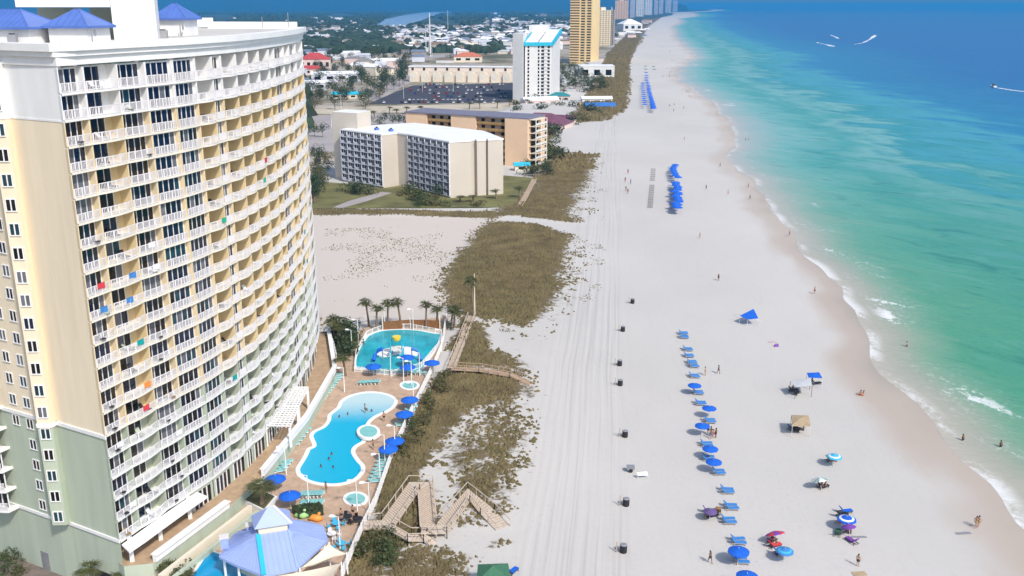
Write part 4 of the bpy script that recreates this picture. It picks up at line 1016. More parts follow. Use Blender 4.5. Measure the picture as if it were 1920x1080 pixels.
house('white_roof_hall', 1012, 198, 26, 10, 4, 2.5, PINKW, ROOFW, 'hall with white pitched roof between grey tower and restaurant', .35, cat='hall', wins=3)
house('beach_bar', 1125, 208, 20, 9, 3.6, 2.2, CREAM, BLUET, 'beach bar under a blue tarpaulin roof at the dune edge', .05, cat='bar', wins=3)
house('beach_bar', 1118, 196, 22, 8, 4.5, 1.6, LGREY, ROOFW, 'white roofed bar building just behind the blue tarpaulin', .1, cat='bar', wins=3)
house('small_pool_house', 978, 319, 6, 4, 2.2, 1.2, CREAM, TEAL, 'little turquoise roofed pool hut below the peach block', .1, cat='hut', z=0, wins=1)
# arched townhouses
t_ = thing('townhouse_terrace', S(865, 154, LOW), 'long cream townhouse row with arched fronts beyond the car park', 'terrace houses')
a, b_ = S(766, 153, LOW), S(962, 155, LOW); p, t, n, L = fr(a, b_)
TW = mat('townhouse cream', (.66,.58,.50), .85, .06, .05)
b = MB(); obox(b, p, t, n, 0, L, -14, 0, LOW, LOW+9.5, TW); b.build('wall', t_)
b = MB(); obox(b, p, t, n, -.5, L+.5, -14.5, -4, LOW+9.6, LOW+13.5, TW); b.build('upper_storey', t_)
b = MB(); obox(b, p, t, n, -1, L+1, -15, -3.4, LOW+13.6, LOW+14.3, ROOFW); b.build('roof', t_)
for k in range(9):
    u = L*(k+.15)/9; w = L/9*.62; b = MB()
    P = [(u, LOW), (u+w, LOW), (u+w, LOW+6.5)]+[(u+w/2+w/2*math.cos(x), LOW+6.5+3.2*math.sin(x)) for x in np.linspace(.3, math.pi-.3, 6)]+[(u, LOW+6.5)]
    V = [p+t*x+n*2.2+Vector((0,0,z)) for x, z in P]; V2 = [p+t*x+Vector((0,0,z)) for x, z in P]; m_ = len(P)
    b.add(V+V2, [tuple(range(m_))]+[(i,m_+i,m_+(i+1)%m_,(i+1)%m_) for i in range(m_)], CREAM); b.build('arched_front', t_)
    b = MB(); obox(b, p, t, n, u+w*.32, u+w*.68, 2.1, 2.32, LOW+3.2, LOW+7, LGREY); b.build('door_recess', t_); b = MB(); obox(b, p, t, n, u+w*.1, u+w*.4, -3.9, -3.7, LOW+10.4, LOW+12.8, DARK); b.build('window', t_)
# roads, car parks, lawns
sheet('car_park', [(688,196),(960,192),(962,154),(905,157),(775,160),(742,172)], LOW+.02, ASPH, zs=LOW)
sheet('road', [(560,214),(960,207),(962,194),(690,199),(640,200),(560,204)], LOW+.012, mat('sandy kerb strip', (.50,.44,.34), .9, .15, .05), zs=LOW)
sheet('car_park', [(560,284),(632,284),(640,236),(720,232),(760,236),(960,222),(960,210),(560,217)], LOW+.008, ROADG, zs=LOW)
sheet('road', [(600,156),(700,190),(760,160),(800,140),(900,120),(885,118),(780,136),(720,160),(690,172),(615,150)], LOW+.016, ROADG, zs=LOW)
sheet('road', [(575,104),(700,112),(860,100),(960,84),(960,88),(860,105),(700,118),(575,110)], LOW+.016, ROADG, zs=LOW)
sheet('lawn', [(585,392),(960,390),(1003,335),(945,330),(900,350),(640,345),(585,340)], .28, LAWN, zs=0)
sheet('path', [(655,378),(716,361),(735,363),(690,378),(640,392),(625,390)], .30, ROADG, zs=0)
# parked cars
def carmesh(m):
    o = thing('parked_car', (0,0,0), 'car', 'car')
    b = MB(); L_, W_ = 4.4, 1.8
    prof = [(-2.2,.35),(2.2,.35),(2.2,.75),(1.9,.9),(.9,.95),(-1.9,.95),(-2.2,.8)]
    b.add([(x,-W_/2,z) for x,z in prof]+[(x,W_/2,z) for x,z in prof], [tuple(range(7)), tuple(range(7,14))[::-1]]+[(i,7+i,7+(i+1)%7,(i+1)%7) for i in range(7)], m); b.build('body').parent = o
    b = MB(); b.hexa([(-1.8,-.85,.95),(.9,-.85,.95),(.9,.85,.95),(-1.8,.85,.95)], [(-1.2,-.68,1.45),(.2,-.68,1.45),(.2,.68,1.45),(-1.2,.68,1.45)], GL[1]); b.build('cabin_glass').parent = o
    b = MB(); b.box((-.5,0,1.452), (1.3,1.3,.05), m); b.build('roof').parent = o
    for x in (-1.35, 1.35):
        for y in (-.85, .85):
            b = MB(); b.tube([(x,y-.1,.33),(x,y+.1,.33)], .33, BLACK, 10); b.build('wheel').parent = o
    return o
CARC = [mat('white car paint', (.75,.75,.76), .3, .03, 1), mat('silver car paint', (.42,.43,.46), .3, .03, 1), mat('dark car paint', (.03,.03,.045), .3, .1, 1), mat('red car paint', (.35,.02,.02), .3, .05, 1), mat('blue car paint', (.03,.06,.25), .3, .05, 1)]
CARN = ['white', 'silver grey', 'black', 'red', 'blue']
car = carmesh(CARC[0]); used_c = False
for row, (px0, px1, py) in enumerate(((800,950,159),(790,950,164.5),(770,950,170),(770,955,176),(800,955,182),(760,950,188),(720,950,193))):
    a, b_ = S(px0, py, LOW), S(px1, py, LOW); nn = int((b_-a).length/3.2)
    for k in range(nn):
        if random.random() > (.50 if px1 == 950 else .4): continue
        ci = random.choice([0,0,1,1,2,2,2,3,4]); q = a+(b_-a)*(k+random.uniform(-.12,.12))/nn
        place(car, (q.x, q.y, LOW+.03), R(90)+random.uniform(-.05,.05), '%s car in parking row %s of the big asphalt car park' % (CARN[ci], ['nearest the townhouses','second from the townhouses','third from the townhouses','in the middle','third from the road','second from the road','nearest the road'][row]), CARN[ci]+' cars in the big car park', {CARC[0]: CARC[ci]} if ci else None)
# far town: individual houses
WM = [LGREY, BLW, CREAM, PINKW, mat('tan siding', (.38,.32,.25), .85, .1, .1)]
RM = [ROOFW, mat('grey shingle', (.22,.21,.21), .9, .15, .1), mat('brown shingle', (.20,.15,.11), .9, .2, .1), mat('pale metal roof', (.50,.52,.56), .6, .1, .1), mat('blue grey shingle', (.16,.20,.28), .8, .1, .1)]
RN = ['white', 'grey', 'brown', 'pale metal', 'blue grey']
occupied = []
def far_house(px, py, sc=1.):
    c = S(px, py, LOW)
    for q in occupied:
        if (q-c).length < 17*sc: return False
    occupied.append(c); ri = random.choice([0,0,0,1,2,3,3,4]); w = random.uniform(11,26)*sc; d = random.uniform(9,14)*sc; h = random.choice([3.5,3.5,6.5,6.5,9])*max(1, sc*.8)
    wi = random.randrange(5); where = 'beyond the lagoon' if py < 38 else ('in the far town' if py < 70 else 'in the town behind the grey tower' if px > 760 else 'in the town behind the balcony tower')
    house('town_house', px, py, w, d, h, random.uniform(1.8,3.6)*sc, random.choice(WM), RM[ri], '%s house with %s roof %s' % ('low' if h < 4 else 'two storey' if h < 7 else 'tall', RN[ri], where), random.uniform(-.5,.5), RN[ri]+' roofed houses '+where, hiproof=random.random() < .5, wins=0, parts=py > 62)
    return True
k = 0
for i in range(4000):
    r = random.random()
    if r < .52: px, py = random.uniform(740,1060), random.triangular(44,112,60)
    elif r < .74: px, py = random.uniform(572,760), random.uniform(52,150)
    elif r < .84: px, py = random.uniform(572,960), random.triangular(112,150,120)
    elif r < .90: px, py = random.uniform(1055,1075), random.uniform(40,110)
    elif r < .95: px, py = random.uniform(560,1150), random.uniform(24,44)
    else: px, py = random.uniform(1150,1215), random.uniform(36,75)
    if 700 < px < 900 and 20 < py < 50: continue
    if py > 145 and px > 690: continue
    if 555 < px < 665 and 118 < py < 180: continue
    if 1060 < px < 1150 and py > 80: continue
    if px > 740 and py > 118: continue
    k += far_house(px, py, 1. if py > 45 else 1.7)
    if k >= 285: break
rest = MB()                             # the smaller roofs nobody could count
r_ = np.random.default_rng(5)
for _ in range(2300):
    px, py = r_.uniform(570,1075), r_.triangular(30,52,92)
    if r_.random() < .4: px = r_.uniform(760,1065)
    if r_.random() < .18: px, py = r_.uniform(150,570), r_.triangular(34,70,190)
    if (700 < px < 900 and py < 50) or (px > 940 and py > 84): continue
    c = S(px, py, LOW); w, d, h = r_.uniform(8,19), r_.uniform(7,12), r_.uniform(3,7); rz = r_.uniform(-.6,.6)
    if any((q-c).length < 9 for q in occupied): continue
    occupied.append(c); wm, rm = random.choice(WM), random.choice(RM); rest.box(c, (w,d,h), wm, rz)
    ca, sa = math.cos(rz), math.sin(rz); T_ = lambda x, y, z: (c.x+x*ca-y*sa, c.y+x*sa+y*ca, LOW+z); a_, b2 = w/2+.4, d/2+.4; rr = r_.uniform(0, a_)
    rest.add([T_(-a_,-b2,h),T_(a_,-b2,h),T_(a_,b2,h),T_(-a_,b2,h),T_(-rr,0,h+2.4),T_(rr,0,h+2.4)], [(0,1,5,4),(1,2,5),(2,3,4,5),(3,0,4),(3,2,1,0)], rm)
tag(rest.build('town_houses'), kind='stuff')
# masts and lamp posts
def mast(px, py, H, r, label, name='radio_mast', cat='mast', z=LOW, guy=False, lamp=False, m=LGREY, group=None):
    c = S(px, py, z); o = thing(name, c, label, cat, group)
    b = MB(); b.tube([c, c+Vector((0,0,H))], [r, r*.5], m, 6); b.build('pole', o)
    if guy:
        b = MB()
        for k in range(int(H/4)): b.bar(c+Vector((-r*2*(1-k*4/H),0,k*4)), c+Vector((r*2*(1-(k*4+4)/H),0,k*4+4)), .25, .25, m)
        for s in (-1, 1): b.bar(c+Vector((s*r*2.4,0,0)), c+Vector((0,0,H*.7)), .3, .3, m)
        b.build('lattice', o)
    if lamp:
        b = MB(); b.bar(c+Vector((0,0,H)), c+Vector((-1.1,0,H+.1)), .08, .08, m); b.box(c+Vector((-1.2,0,H)), (.8,.35,.16), m); b.build('lamp_head', o)
    return o
mast(807, 106, 60, 1.3, 'tall thin lattice radio mast standing above the far town', guy=True)
mast(799, 100, 42, .6, 'shorter bare mast just left of the lattice radio mast')
mast(840, 62, 60, .7, 'faint slim mast above the far houses right of the radio mast')
for k, (px, py) in enumerate(((757,185),(792,172),(640,205),(622,240),(772,155),(700,140),(850,175),(720,158))):
    mast(px, py, 10, .18, 'pale lamp post at the inland car parks', 'street_lamp', 'street lamp', lamp=True, group='street lamps at the inland car parks')
b = MB(); c = Vector((-41, 181, ZR)); t_ = thing('antenna', c, 'thin antenna rod at the far roof corner of the balcony tower', 'antenna'); b.tube([c, c+Vector((0,0,2.6))], .06, METAL, 6); b.build('rod', t_)
b = MB(); c = Vector((-43.5, 172, ZR)); t_ = thing('antenna', c, 'short antenna rod midway along the far roof edge of the tower', 'antenna'); b.tube([c, c+Vector((0,0,1.9))], .06, METAL, 6); b.build('rod', t_)
# ------------------------------------------------------------------ beach and pool furniture
PV = Vector
def canopy(m, r, z, drop, n=8, sag=.12, m2=None):
    b = MB(); N = n*2; apex = (0,0,z)
    r1 = [(r*.55*math.cos(2*math.pi*k/N), r*.55*math.sin(2*math.pi*k/N), z-drop*.42) for k in range(N)]
    r2 = [(r*(1 if k % 2 == 0 else .96)*math.cos(2*math.pi*k/N), r*(1 if k % 2 == 0 else .96)*math.sin(2*math.pi*k/N), z-drop-(0 if k % 2 == 0 else -sag*.3)) for k in range(N)]
    r3 = [(x*1.0, y*1.0, zz-.12) for x, y, zz in r2]
    for k in range(N):
        j = (k+1) % N; mm = m if (m2 is None or (k//2) % 2 == 0) else m2
        b.add([apex, r1[k], r1[j]], [(0,1,2)], mm); b.add([r1[k], r2[k], r2[j], r1[j]], [(0,1,2,3)], mm); b.add([r2[k], r3[k], r3[j], r2[j]], [(0,1,2,3)], mm)
        for q in ([apex, r1[k], r1[j]],): b.add([(x,y,w-.012) for x,y,w in q], [(2,1,0)], mm)
        b.add([(x,y,w-.012) for x,y,w in (r1[k], r2[k], r2[j], r1[j])], [(3,2,1,0)], mm)
    return b
def umbrella(name, m, r=1.15, h=2.2, label='', drop=.38, m2=None, ringm=None):
    o = thing(name, (0,0,0), label, 'umbrella')
    canopy(m, r, h, drop, m2=m2).build('canopy').parent = o
    if ringm:
        b = MB(); N = 16
        for f0, f1 in ((.55,.78),):
            P = [[(r*f*math.cos(2*math.pi*k/N), r*f*math.sin(2*math.pi*k/N), h-drop*(.42+(f-.55)/.45*.58)+.02) for k in range(N)] for f in (f0, f1)]
            for k in range(N): j = (k+1) % N; b.add([P[0][k], P[1][k], P[1][j], P[0][j]], [(0,1,2,3)], ringm)
        b.build('canopy_ring').parent = o
    b = MB(); b.tube([(0,0,0), (0,0,h+.12)], .03, LGREY, 6); b.build('pole').parent = o
    b = MB()
    for k in range(8): b.bar((0,0,h-.25), (r*.9*math.cos(math.pi*k/4), r*.9*math.sin(math.pi*k/4), h-drop-.02), .02, .02, LGREY)
    b.build('rib').parent = o
    return o
def lounger(name, m, fm, label, cat='lounger', L_=1.85, w=.62, tilt=.5):
    o = thing(name, (0,0,0), label, cat)         # head towards -X, foot towards +X
    b = MB(); 
    for y in (-w/2, w/2): b.bar((-.9,y,.30), (.95,y,.30), .06, .06, fm)
    for x in (-.55, .85): b.bar((x,-w/2,.3), (x,w/2,.3), .05, .05, fm)
    b.build('frame').parent = o
    for x in (-.6, .8):
        for y in (-w/2, w/2): b = MB(); b.bar((x,y,0), (x,y,.28), .06, .06, fm); b.build('leg').parent = o
    b = MB(); b.hexa([(-.30,-w/2,.33),(.98,-w/2,.33),(.98,w/2,.33),(-.30,w/2,.33)], [(-.30,-w/2,.42),(.98,-w/2,.42),(.98,w/2,.42),(-.30,w/2,.42)], m); b.build('seat').parent = o
    b = MB(); b.bar((-.32,0,.37), (-.85,0,.37+tilt), .62, .09, m); b.build('backrest').parent = o
    return o
BEACHW = mat('bleached lounger wood', (.45,.40,.36), .8, .15, 3)
PURP = mat('purple canvas', (.20,.06,.36), .7, .15, 3); RED = mat('red canvas', (.62,.05,.07), .7, .1, 3); ORANGE = mat('orange canvas', (.80,.25,.05), .7, .1, 3)
SKYB = mat('pale blue canvas', (.06,.42,.66), .7, .15, 3); WCAN = mat('white canvas', (.75,.76,.78), .7, .06, 3); DGRN = mat('dark green canvas', (.05,.16,.09), .75, .15, 2); KHAKI = mat('khaki canvas', (.42,.32,.20), .8, .15, 2)
U = umbrella('beach_umbrella', DKBLUE, 1.22, 2.15); LG = lounger('beach_lounger', LTBLUE, BEACHW, '')
def ground(px, py, z): p = S(px, py, z); return PV((p.x, p.y, 0))
for px, py, lab in ((1401,1080,'royal blue beach umbrella cut by the bottom edge of the photo'),
    (1385,1033,'royal blue beach umbrella between two lounger pairs, second from the bottom edge'),
    (1338.5,863.5,'royal blue beach umbrella directly above a dark occupied lounger pair'),
    (1332,839,'royal blue beach umbrella upper of two close ones halfway along the row'),
    (1317,796,'royal blue beach umbrella just above the group of standing people'),
    (1330,763,'royal blue beach umbrella sticking out to the right of its row'),
    (1302.5,720.5,'royal blue beach umbrella farthest up the near rental row')):
    place(U, ground(px, py, 2.0), random.random(), lab, 'rental umbrellas in the near row', scale=1.1 if py > 1000 else 1)
LP = [(1281,624,'farthest pair of the near row'),(1282.5,631,'second pair from the far end'),(1289,654,'third pair, past the gap'),(1292,666,'fourth pair from the far end'),(1296,678,'fifth pair from the far end'),(1300,685,'sixth pair from the far end'),(1301,704,'pair just above the farthest umbrella'),
      (1309,735,'pair just below the farthest umbrella'),(1313,755,'pair left of the umbrella that sticks out'),(1331,788,'pair above the people group'),(1325,832,'pair hidden behind the upper close umbrella'),(1328,858,'pair behind the lower close umbrella'),(1347,884,'dark occupied pair below the close umbrellas'),
      (1364,919,'lone pair below the occupied ones'),(1370,949,'pair right of the purple canopied group'),(1365.5,975,'pair below the purple canopied group'),(1383,1013,'pair above the second umbrella from the bottom'),(1388,1049,'pair below the second umbrella from the bottom')]
for px, py, lab in LP:
    c = ground(px, py, .35)
    for s, nm in ((.45,'farther'), (-.45,'nearer')):
        place(LG, c+PV((random.uniform(-.1,.1), s, 0)), random.uniform(-.08,.08), 'blue lounger, the %s of the %s' % (nm, lab), 'rental loungers in the near row')
# dense rental rows farther up the beach
for k, t in enumerate(np.linspace(0, 1, 8)):
    place(U, ground(1263.5+5*t, 311+23*t, 2)+PV((random.uniform(-.8,.8), 0, 0)), random.random(), 'royal blue umbrella packed in the short upper clump of the middle rental row', 'upper clump of middle row umbrellas', scale=1.35)
for k, t in enumerate(np.linspace(0, 1, 18)):
    place(U, ground(1266.5+3*t, 344+47*t, 2)+PV((random.uniform(-.8,.8), 0, 0)), random.random(), 'royal blue umbrella packed in the long lower clump of the middle rental row', 'lower clump of middle row umbrellas', scale=1.35)
for k, t in enumerate(np.linspace(0, 1, 10)):
    c = ground(1263+4*t, 314+76*t, .3)
    place(LG, c+PV((-1.5,0,0)), .05, 'blue lounger half hidden under the packed umbrellas of the middle row', 'loungers of the middle umbrella row')
GRYL = lounger('stacked_lounger', mat('grey sling', (.22,.21,.22), .8, .2, 2), BEACHW, '', tilt=.1)
for k, t in enumerate(np.linspace(0, 1, 22)):
    if 7 <= k <= 8: continue
    c = ground(1225-6*t, 317+71*t, .3)
    place(GRYL, c, random.uniform(-.05,.05), 'grey lounger in the closely packed line left of the blue umbrellas', 'line of packed grey loungers')
for k, t in enumerate(np.linspace(0, 1, 26)):
    place(U, ground(1211+14*t+random.uniform(-1,1), 138+68*t**.8, 2), random.random(), 'tiny blue umbrella in the long distant rental row nearer the sea', 'distant umbrella row nearer the sea', scale=1.7)
for k, t in enumerate(np.linspace(0, 1, 12)):
    place(U, ground(1204.5+4*t, 158+40*t, 2), random.random(), 'tiny blue umbrella in the short distant rental row nearer the dunes', 'distant umbrella row nearer the dunes', scale=1.6)
UG = umbrella('beach_umbrella', mat('dark teal canvas', (.02,.13,.17), .7, .1, 2), 1.3, 2.1, '')
for px, py, s in ((1210.5,125,'left'),(1211,131,'left'),(1225.5,126,'right'),(1227,131,'right')):
    place(UG, ground(px, py, 2), 0, 'tiny dark teal umbrella at the far %s head of the distant rows' % s, 'teal umbrellas at the distant row heads', scale=1.5)
# people ------------------------------------------------------------
SKIN = mat('tanned skin', (.42,.24,.16), .6, .08, 4); SKIN2 = mat('dark skin', (.16,.085,.05), .6, .08, 4); HAIRB = mat('dark hair', (.03,.02,.015), .6, .2, 9); HAIRL = mat('fair hair', (.38,.26,.12), .6, .15, 9)
def body_mesh(J, E, root='pelvis'):
    names = list(J); me = bpy.data.meshes.new('body')
    me.from_pydata([J[n][:3] for n in names], [(names.index(a), names.index(b)) for a, b in E], [])
    o = bpy.data.objects.new('body', me); col.objects.link(o)
    sk = o.modifiers.new('s', 'SKIN'); sk.use_smooth_shade = True
    for i, n in enumerate(names):
        r = J[n][3]; v = me.skin_vertices[0].data[i]; v.radius = (r, r) if not hasattr(r, '__len__') else r; v.use_root = (n == root)
    o.modifiers.new('d', 'SUBSURF').levels = 1
    dg = bpy.context.evaluated_depsgraph_get(); m2 = bpy.data.meshes.new_from_object(o.evaluated_get(dg))
    bpy.data.objects.remove(o); m2.materials.clear(); m2.materials.append(SKIN); m2.name = 'body'
    return m2
def figure(pose):
    J = {'pelvis':(0,0,.95,.135),'waist':(0,0,1.12,.12),'chest':(0,0,1.32,.15),'neck':(0,0,1.50,.06),'head':(0,-.01,1.60,.085),'crown':(0,0,1.71,.07),'nose':(0,-.10,1.61,.02)}
    E = [('pelvis','waist'),('waist','chest'),('chest','neck'),('neck','head'),('head','crown'),('head','nose')]
    P = {'stand': {'hip':(.10,0,.88),'knee':(.11,-.02,.50),'ank':(.12,.02,.08),'toe':(.13,-.14,.04),'sh':(.20,0,1.42),'el':(.26,.03,1.14),'wr':(.28,-.06,.90)},
         'walk': {'hip':(.10,0,.88),'knee':(.11,-.16,.52),'ank':(.11,-.22,.10),'toe':(.11,-.38,.05),'sh':(.20,0,1.42),'el':(.25,.16,1.17),'wr':(.26,.06,.94)},
         'sit': {'hip':(.10,-.02,.18),'knee':(.16,-.42,.44),'ank':(.15,-.62,.08),'toe':(.15,-.76,.05),'sh':(.20,.10,.68),'el':(.27,-.06,.46),'wr':(.20,-.28,.38)},
         'recline': {'hip':(.10,.30,.52),'knee':(.12,-.15,.62),'ank':(.12,-.58,.50),'toe':(.12,-.64,.60),'sh':(.20,.72,.80),'el':(.28,.52,.62),'wr':(.22,.28,.58)}}[pose]
    if pose == 'sit':
        for k, v in {'pelvis':(0,.05,.16,.14),'waist':(0,.10,.34,.12),'chest':(0,.12,.56,.15),'neck':(0,.08,.76,.06),'head':(0,.05,.86,.085),'crown':(0,.06,.97,.07),'nose':(0,-.05,.87,.02)}.items(): J[k] = v
    if pose == 'recline':
        for k, v in {'pelvis':(0,.34,.54,.14),'waist':(0,.48,.62,.12),'chest':(0,.66,.74,.15),'neck':(0,.82,.88,.06),'head':(0,.88,.97,.085),'crown':(0,.94,1.06,.07),'nose':(0,.80,1.02,.02)}.items(): J[k] = v
    for s, sd in ((-1,'l'), (1,'r')):
        f = -1 if (pose == 'walk' and s < 0) else 1
        R_ = {'hip':.09,'knee':.058,'ank':.042,'toe':.034,'sh':.058,'el':.042,'wr':.03}
        for k, (x, y, z) in P.items(): J[k+sd] = (x*s, y*f if pose == 'walk' else y, z+(.05 if k == 'ank' and f < 0 else 0), R_[k])
        w = PV(P['wr']); d = (w-PV(P['el'])).normalized(); w = PV((w.x*s, w.y*f if pose == 'walk' else w.y, w.z)); d = PV((d.x*s, d.y*f if pose == 'walk' else d.y, d.z))
        J['palm'+sd] = (*(w+d*.06), .032)
        E += [('pelvis','hip'+sd),('hip'+sd,'knee'+sd),('knee'+sd,'ank'+sd),('ank'+sd,'toe'+sd),('chest','sh'+sd),('sh'+sd,'el'+sd),('el'+sd,'wr'+sd),('wr'+sd,'palm'+sd)]
        for q in range(4):
            J['f%d%s' % (q, sd)] = (*(w+d*(.15+.012*(1.5-abs(q-1.5)))+PV((0,(q-1.5)*.024,0))), .009); E.append(('palm'+sd, 'f%d%s' % (q, sd)))
        J['thumb'+sd] = (*(w+d*.08+PV((-.0*s,-.06,0))), .011); E.append(('palm'+sd, 'thumb'+sd))
    me = body_mesh(J, E); o = thing('person', (0,0,0), '', 'person')
    bo = bpy.data.objects.new('body', me); col.objects.link(bo); bo.parent = o
    hc = PV(J['crown'][:3]); b = MB()
    rings = [[tuple(hc+PV((r*math.cos(a), r*math.sin(a)*1.1+.025, z))) for a in np.linspace(0, 2*math.pi, 10, endpoint=False)] for r, z in ((.10,-.12),(.108,-.03),(.08,.05),(.02,.085))]
    b.add([p for r in rings for p in r], [(i*10+k, i*10+(k+1)%10, (i+1)*10+(k+1)%10, (i+1)*10+k) for i in range(3) for k in range(10)], HAIRB); b.build('hair').parent = o
    b = MB(); pc, hl, hr = PV(J['pelvis'][:3]), PV(J['hipl'][:3]), PV(J['hipr'][:3])
    b.tube([pc+(PV(J['waist'][:3])-pc)*.45, pc, (hl+hr)/2*.5+pc*.5], [.155,.178,.16], DKBLUE, 12)
    for h, k in ((hl, 'kneel'), (hr, 'kneer')): kk = PV(J[k][:3]); b.tube([h, h+(kk-h)*.45], [.115,.098], DKBLUE, 10)
    b.build('swim_shorts').parent = o
    return o
FIG = {k: figure(k) for k in ('stand', 'walk', 'sit', 'recline')}
def person(pose, p, rz, label, skin=SKIN, shorts=DKBLUE, hair=HAIRB, group=None, s=1.):
    place(FIG[pose], p, rz, label, group, {SKIN: skin, DKBLUE: shorts, HAIRB: hair}, s)
for pose, px, py, rz, lab, sk, sh in (
    ('walk',1331,1056,.6,'person walking on dry sand left of the bottom blue umbrella',SKIN2,BLACK),('stand',1608,1062,2.4,'person in dark swimwear standing near the bottom right towel',SKIN,BLACK),
    ('walk',1829,990,-1.2,'left of the two people strolling on wet sand at lower right',SKIN,KHAKI),('walk',1833.5,989,-1.2,'right of the two people strolling on wet sand at lower right',SKIN,BROWN),
    ('stand',1322,704,1.2,'slim person standing right of the lounger row, left of a pair',SKIN,KHAKI),('walk',1347,701,1.0,'person walking right of the lounger row, rightmost of two',SKIN2,BLACK),
    ('sit',1613,741,-1.6,'left person of a couple sitting near the water line',SKIN,RED),('sit',1618,742,-1.6,'right person of a couple sitting near the water line',SKIN,ORANGE),
    ('stand',1347,526,.4,'lone person standing mid beach above the blue kite canopy',SKIN2,BLACK),('stand',1527,551,.4,'person at the edge of the wet sand right of the blue kite canopy',SKIN,BLACK),
    ('stand',1480,443,.2,'distant person on the wet sand above the shoreline bend',SKIN,DKBLUE),('walk',1406,374,.6,'distant person walking by the shore, lower of two',SKIN2,BLACK),('stand',1403,352,.6,'distant person by the shore, upper of two',SKIN,BLACK),
    ('stand',1312,447,.3,'distant person alone on the dry sand far from the rows',SKIN,KHAKI),('stand',1324,355,.3,'distant person right of the middle umbrella row',SKIN2,BLACK),('walk',1350,313,.8,'distant dark figure at the wet sand edge below the bend',SKIN2,BLACK),
    ('walk',1365,365,.8,'distant walker between the umbrella row and the shore',SKIN,RED),('stand',1283,263,.2,'distant figure left on the sand above the umbrella rows',SKIN,KHAKI)):
    person(pose, ground(px, py, 0), rz, lab, sk, sh)
for px, py, lab in ((1805,826,'larger swimmer standing waist deep at the right edge'),(1876,838,'smaller swimmer farther out at the right edge'),(1700,650,'swimmer in white foam in the green shallows'),(1398,262,'left of two distant bathers in the shallows'),(1404,262,'right of two distant bathers in the shallows')):
    p = S(px, py, 0); person('stand', PV((p.x, p.y, -.62)), random.random(), lab, SKIN2 if px > 1750 else SKIN, BLACK)
for k, (px, py) in enumerate(((1328,811),(1333,815),(1338,812),(1342,818),(1334,820))):
    person(('stand','walk','sit')[k % 3], ground(px, py, .3), k*1.3, ('person of the group below the fifth umbrella, ' + ('leftmost','second from left','middle top','rightmost','front')[k]), SKIN2 if k % 2 else SKIN, (BLACK, KHAKI, RED, BLACK, LTBLUE)[k])
for k in range(26):                    # small distant groups
    t = random.random(); px, py = random.choice([(random.uniform(1255,1300), random.uniform(172,215)), (random.uniform(1235,1260), random.uniform(95,150)), (random.uniform(1225,1250), random.uniform(62,100)), (random.uniform(1172,1186), random.uniform(318,378))])
    person(random.choice(['stand','walk','sit']), ground(px, py, 0), random.random()*6, 'tiny far figure on the distant beach' if py < 300 else 'tiny far figure in the cluster left of the grey loungers', random.choice([SKIN, SKIN2]), random.choice([BLACK, RED, KHAKI, DKBLUE]), group='far beachgoers' if py < 300 else 'cluster left of the grey loungers', s=1.15)
# single umbrellas and camps
def camp(px, py, proto, lab, z=1.9, tilt=0.): 
    o = place(proto, ground(px, py, z), random.random(), lab); o.rotation_euler.x = tilt; return o
U1 = umbrella('beach_umbrella', SKYB, 1.15, 2.0, 'pale blue ringed umbrella over two people, right of the khaki tent', ringm=WCAN); camp(1565, 853, U1, None)
U2 = umbrella('beach_umbrella', mat('green white canvas', (.30,.42,.36), .7, .2, 4), 1.25, 2.0, 'tilted green and white umbrella over a dark seated group', m2=WCAN); camp(1543, 898, U2, None, tilt=-.35)
U3 = umbrella('beach_umbrella', DKBLUE, 1.25, 2.0, 'blue and white ringed umbrella in the crowded camp at right', ringm=WCAN); camp(1588, 970, U3, None)
U4 = umbrella('beach_umbrella', PURP, .9, 1.9, 'small purple umbrella in the crowded camp at right'); camp(1597, 985, U4, None, tilt=-.3)
U5 = umbrella('beach_umbrella', RED, 1.25, 2.0, 'red, orange and purple panelled umbrella at lower centre', m2=PURP); camp(1461, 1000, U5, None, tilt=-.5)
U6 = umbrella('beach_umbrella', LTBLUE, 1.1, 1.9, 'light blue ringed umbrella just below the red panelled one', ringm=SKYB); camp(1472, 1028, U6, None)
CH = lounger('beach_chair', DGRN, BLACK, '', 'chair', tilt=.7)
for px, py, lab, m, rz in ((1571,999,'dark green folding chair left in the crowded camp',DGRN,1.2),(1578,965,'black folding chair at the back of the crowded camp',BLACK,.4),(1585,958,'navy folding chair topmost in the crowded camp',DKBLUE,.2),(1598,1014,'purple reclined lounger below the crowded camp',PURP,2.0),(1446,1014,'maroon folding chair left of the red umbrella',MAROON,1.),(1452,1022,'red folding chair left of the light blue umbrella',RED,.4),(1462,1035,'navy folding chair under the light blue umbrella',DKBLUE,.3),(1558,862,'brown folding chair under the pale blue ringed umbrella',BROWN,.2),(1543,912,'black folding chair under the green and white umbrella',BLACK,.5),(1330,958,'purple lounger left under the small canopied group',PURP,.1),(1334,966,'black lounger below the small canopied group',BLACK,.3),(1347,958,'brown folding table chair right of the small canopied group',BROWN,1.4)):
    place(CH, ground(px, py, .3), rz, lab, swap={DGRN: m})
